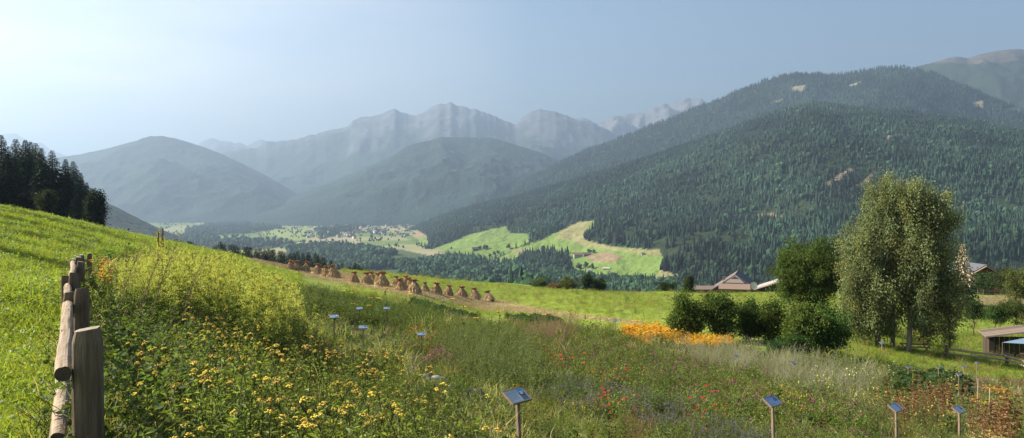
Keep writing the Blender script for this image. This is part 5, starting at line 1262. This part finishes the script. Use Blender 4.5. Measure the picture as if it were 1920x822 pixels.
scatter('feverfew_clump', 'bright yellow green herb clump right of the largest sign', 'herbs', [('feverfew',1)], zs('fever'), (.8,1.1))
scatter('lawn_grass', 'mown grass at the garden edge below the birches', 'grass', [('longgrass',1),('weedlight',1)], zs('grasslawn'), (.5,.8))
sp_ = extra(P_STUB, 2.2, 55, 190, 440, 1220, 0.)
scatter('stubble', 'short cut straw stubble between the grain shocks', 'stubble', [('strawtuft',1)], sp_, (1.0,1.8))
fm = meadow(9000, 62, 182, 640, 1980); fq, fr_ = proj(fm[:,0], fm[:,1], fm[:,2]); fk = ~inpoly(fq, fr_, P_GARDEN) & ~inpoly(fq, fr_, P_STUB)
fm[:,3] = 1.6
scatter('field_grass', 'bright green grass of the sunlit field behind the grain shocks', 'grass', [('grass',4),('longgrass',.5)], fm[fk], (.8,1.3))
# meadow grass left of the fence, and a looser fringe further out
mg = np.vstack([meadow(5200, 3.5, 14, -250, 175), meadow(5200, 14, 40, -150, 330), meadow(9000, 38, 132, -120, 560)]); mg[:,3] += np.clip((mg[:,1]-35)/60, 0, 1)*.8; q_, r_ = proj(mg[:,0], mg[:,1], mg[:,2]); k = ~inpoly(q_, r_, P_GARDEN) & ~inpoly(q_, r_, P_STUB) & (r_ > np.interp(q_, [-200,0,70,130,195,300,385,460,560], [360,386,398,413,430,450,467,482,500])+2); mg = mg[k]
scatter('meadow_grass', 'lush bright green meadow grass left of the log fence', 'grass', [('grass',4),('clover',1.5)], mg, (.8,1.3))
rt = meadow(5200, 40, 95, 1480, 2000); q_, r_ = proj(rt[:,0], rt[:,1], rt[:,2]); k = ~inpoly(q_, r_, P_GARDEN)
scatter('orchard_grass', 'rough grass of the meadow under and behind the birches', 'grass', [('grass',4),('longgrass',.5)], rt[k], (.5,.9))

# ---------------------------------------------------------------- individual plants
def thing_plant(name, label, group, cat, key_leaf='foliage', key_fl='blossoms', nvar=4, **kw):
    out = []
    for _ in range(nvar):
        lf, fl = plant(**kw); o = lf.build(name, M_LEAF); tag(o, label, cat, group)
        if fl.n: fl.build(key_fl, M_PETAL, o)
        out.append(Proto(o))
    return out
def fill(protos, poly, n, dlo, dhi, hoff, smin=.8, smax=1.2, mind=.25, tilt=.08):
    pts = []; x0, x1 = min(p[0] for p in poly), max(p[0] for p in poly); tries = 0
    while len(pts) < n and tries < 200:
        tries += 1; m_ = 400; d = rng.uniform(dlo**1.4, dhi**1.4, m_)**(1/1.4); px = rng.uniform(x0, x1, m_); x = (px-960)/F0*d; z = G(x, d); q_, r_ = proj(x, d, z+hoff)
        for i in np.where(inpoly(q_, r_, poly))[0]:
            if all((x[i]-p[0])**2+(d[i]-p[1])**2 > mind**2 for p in pts): pts.append((x[i], d[i], z[i]))
            if len(pts) >= n: break
    for p in pts: protos[int(rng.integers(len(protos)))].place(p, rng.random()*6.28, rng.uniform(smin, smax), tilt=(rng.normal()*tilt, tilt+rng.normal()*tilt))
    return len(pts)
tn = thing_plant('tansy_plant', 'leafy tansy with flat clusters of yellow buttons in the front bed by the fence', 'tansy plants of the front bed', 'flower', nvar=6, stems=8, h=1.0, lean=.28, nleaf=34, ll=.105, lw=.026, lc=(.17,.215,.055), base=.15, up=.7, flower='corymb', fc=(.76,.58,.11), fs=.0105, fn=14, fstem=.32, sr=.0045, t1=.92)
fill(tn, [(300,640),(380,585),(480,580),(575,612),(665,650),(755,705),(790,775),(830,1000),(600,1500),(230,1500),(215,800)], 175, 4.2, 26, .95, .85, 1.12, .30)
gr = thing_plant('goldenrod_plant', 'tall goldenrod with fine yellow green plumes in the mass behind the tansy', 'goldenrod plants of the tall mass', 'flower', key_fl='blossoms', nvar=5, stems=9, h=1.5, lean=.16, nleaf=50, ll=.10, lw=.020, lc=(.115,.16,.04), base=.17, up=.6, flower='plume', fc=(.50,.52,.12), fs=.022, fn=14, fstem=.9, sr=.004)
def gold_pts():
    """heights chosen so the plumes reach the top line of the mass"""
    n = 0; t = 0
    top = lambda px: float(np.interp(px, [215,260,310,380,450,510,550], [485,468,458,466,482,508,545]))
    while n < 200 and t < 9000:
        t += 1; d = rng.uniform(14.5, 25); px = rng.uniform(225, 548); b_ = on(px, d); T = top(px)+1+rng.random()*24+max(0, 17-d)*5
        h = at(px, T, d)[2]-b_[2]
        if h < 1.0 or h > 3.1: continue
        gr[int(rng.integers(5))].place(b_, rng.random()*6, (h/1.6*.5+.5, h/1.6*.5+.5, h/1.6)); n += 1
gold_pts()
rb_ = thing_plant('raspberry_bush', 'broad leaved raspberry cane bush growing against the log fence', 'raspberry bushes along the fence', 'bush', nvar=4, stems=11, h=.85, lean=.5, nleaf=26, ll=.10, lw=.068, lc=(.085,.135,.032), sc=(.15,.13,.06), base=.16, up=.3, sr=.004)
fill(rb_, [(195,560),(215,500),(262,560),(335,620),(345,700),(300,800),(290,1500),(190,1500)], 60, 4.6, 22, .7, .8, 1.15, .3)
gs = thing_plant('gentian_stalk', 'dry yellow gentian with rusty brown whorls of seed pods', 'dry gentian stalks at the right', 'plant', key_fl='seed_clumps', nvar=4, stems=4, h=1.2, lean=.06, nleaf=9, ll=.20, lw=.06, lc=(.42,.33,.15), sc=(.28,.16,.08), base=.12, up=.2, t0=.02, t1=.35, flower='whorl', fc=(.22,.125,.06), fs=.07, fn=6, ft=(.35,1.), sr=.007)
for (px, d, s) in [(1662,25,1),(1668,25.6,.9),(1690,23,.95),(1697,22.5,1),(1703,23.5,.9),(1722,26,1.15),(1727,24.5,1.05),(1733,25,1),(1752,25,1.1),(1759,25.5,1),(1764,24,.95),(1771,27,1.05),(1782,26,1.15),(1793,27,1.1),(1840,21,.9),(1848,20,.9),(1856,21.5,.85),(1865,20,1.),(1872,21,1.05),(1882,20.5,1.15),(1890,19.5,1.1),(1897,20.5,1.05),(1905,20,1),(1712,23,.8),(1745,23,.85),(1878,18.5,.9),(1893,18,.95)]:
    gs[int(rng.integers(4))].place(on(px, d), rng.random()*6, s, tilt=(rng.normal()*.05, rng.normal()*.05))
su = thing_plant('sunflower', 'sunflower standing at the far edge of the garden', 'sunflowers at the garden edge', 'sunflower', nvar=3, stems=1, h=1.5, lean=.1, nleaf=12, ll=.22, lw=.17, lc=(.07,.11,.025), base=.02, up=.1, flower='daisy', fc=(.75,.48,.03), fs=.17, fn=1, sr=.014)
for (px, py, d) in [(485,506,40),(493,512,41),(522,516,44),(553,527,46),(664,560,52),(694,555,55),(708,560,54),(726,539,60),(767,548,62),(693,562,50),(845,556,66),(862,576,52),(895,583,56),(934,585,60),(1024,580,66),(1072,577,72),(1095,581,71),(1120,585,72),(1124,586,70),(1188,589,74),(1208,590,74),(655,549,56),(710,548,58),(648,545,57)]:
    b_ = on(px, d); h = at(px, py, d)[2]-b_[2]; su[int(rng.integers(3))].place(b_, rng.random()*6, max(.5, h/1.5))
mu = thing_plant('mullein_spike', 'slim mullein spike with pale yellow blossoms', 'mullein spikes above the goldenrod', 'flower', key_fl='blossoms', nvar=3, stems=1, h=1.4, lean=.04, nleaf=16, ll=.16, lw=.06, lc=(.15,.17,.07), base=.01, up=.8, t1=.5, flower='spike', fc=(.60,.50,.10), fs=.04, fn=60, ft=(.45,1.), sr=.012)
for (px, py, d) in [(283,447,22),(290,440,23),(298,436,24),(301,444,22),(306,452,21.5),(310,446,23),(1596,640,52),(1597,655,40),(1716,690,36),(1245+480-80,650,50)]:
    b_ = on(px, d); h = at(px, py, d)[2]-b_[2]; mu[int(rng.integers(3))].place(b_, rng.random()*6, (.9,.9,max(.4, h/1.4)))
# orange flower clump by the far fence posts
og = thing_plant('orange_coneflower', 'bright orange flower clump beside the far posts of the log fence', None, 'flower', nvar=1, stems=14, h=1.0, lean=.08, nleaf=10, ll=.08, lw=.03, lc=GL, base=.07, flower='daisy', fc=(.88,.42,.03), fs=.045, fn=5, ft=(.5,1.))
b_ = on(195, 17); og[0].place(b_, .4, (1.05,1.05,(at(195,487,17)[2]-b_[2])/1.05))
# dry stalks leaning over the goldenrod
for k, (px, py, d, ln, lab) in enumerate([(236,447,17,.03,'upright dark stalk with round seed heads above the goldenrod'),(330,462,13,.8,'long pale twiggy stalk leaning right across the goldenrod'),(388,476,14,.9,'twiggy grey stalk leaning to the middle of the goldenrod'),(262,470,13,.5,'bushy dry stalk rising from the fence leaves'),(300,480,12,.6,'thin dry stalk leaning over the raspberry leaves')]):
    b_ = on(px-(70 if ln > .3 else 0), d); t_ = at(px, py, d)-b_; q = MB(); n = 9; tt = np.linspace(0,1,n)[:,None]
    Pm = t_*tt+np.array([0,0,1.])*(.25*ln*np.sin(tt*PI)); add_tube(q, Pm, np.linspace(.008,.003,n), 4, (.16,.12,.09))
    for _ in range(34 if ln > .1 else 12):
        B0, T = along(Pm, [rng.uniform(.3,1.)]); D = unit(T[0]+rng.normal(size=3)*.45); l_ = .10+.22*rng.random(); e_ = B0[0]+D*l_; add_tube(q, [B0[0], e_], [.0025,.001], 3, (.20,.17,.12))
        if ln > .1: m_ = 9; leaves(q, B0[0]+(e_-B0[0])*rng.random((m_,1)), rng.normal(size=(m_,3)), .022, .010, (.26,.24,.17))
        else: domes(q, [e_], .028, (.05,.035,.025), flat=1.)
    o = q.build('dry_stalk', M_LEAF); o.location = tuple(b_); tag(o, lab, 'plant')
#@@END
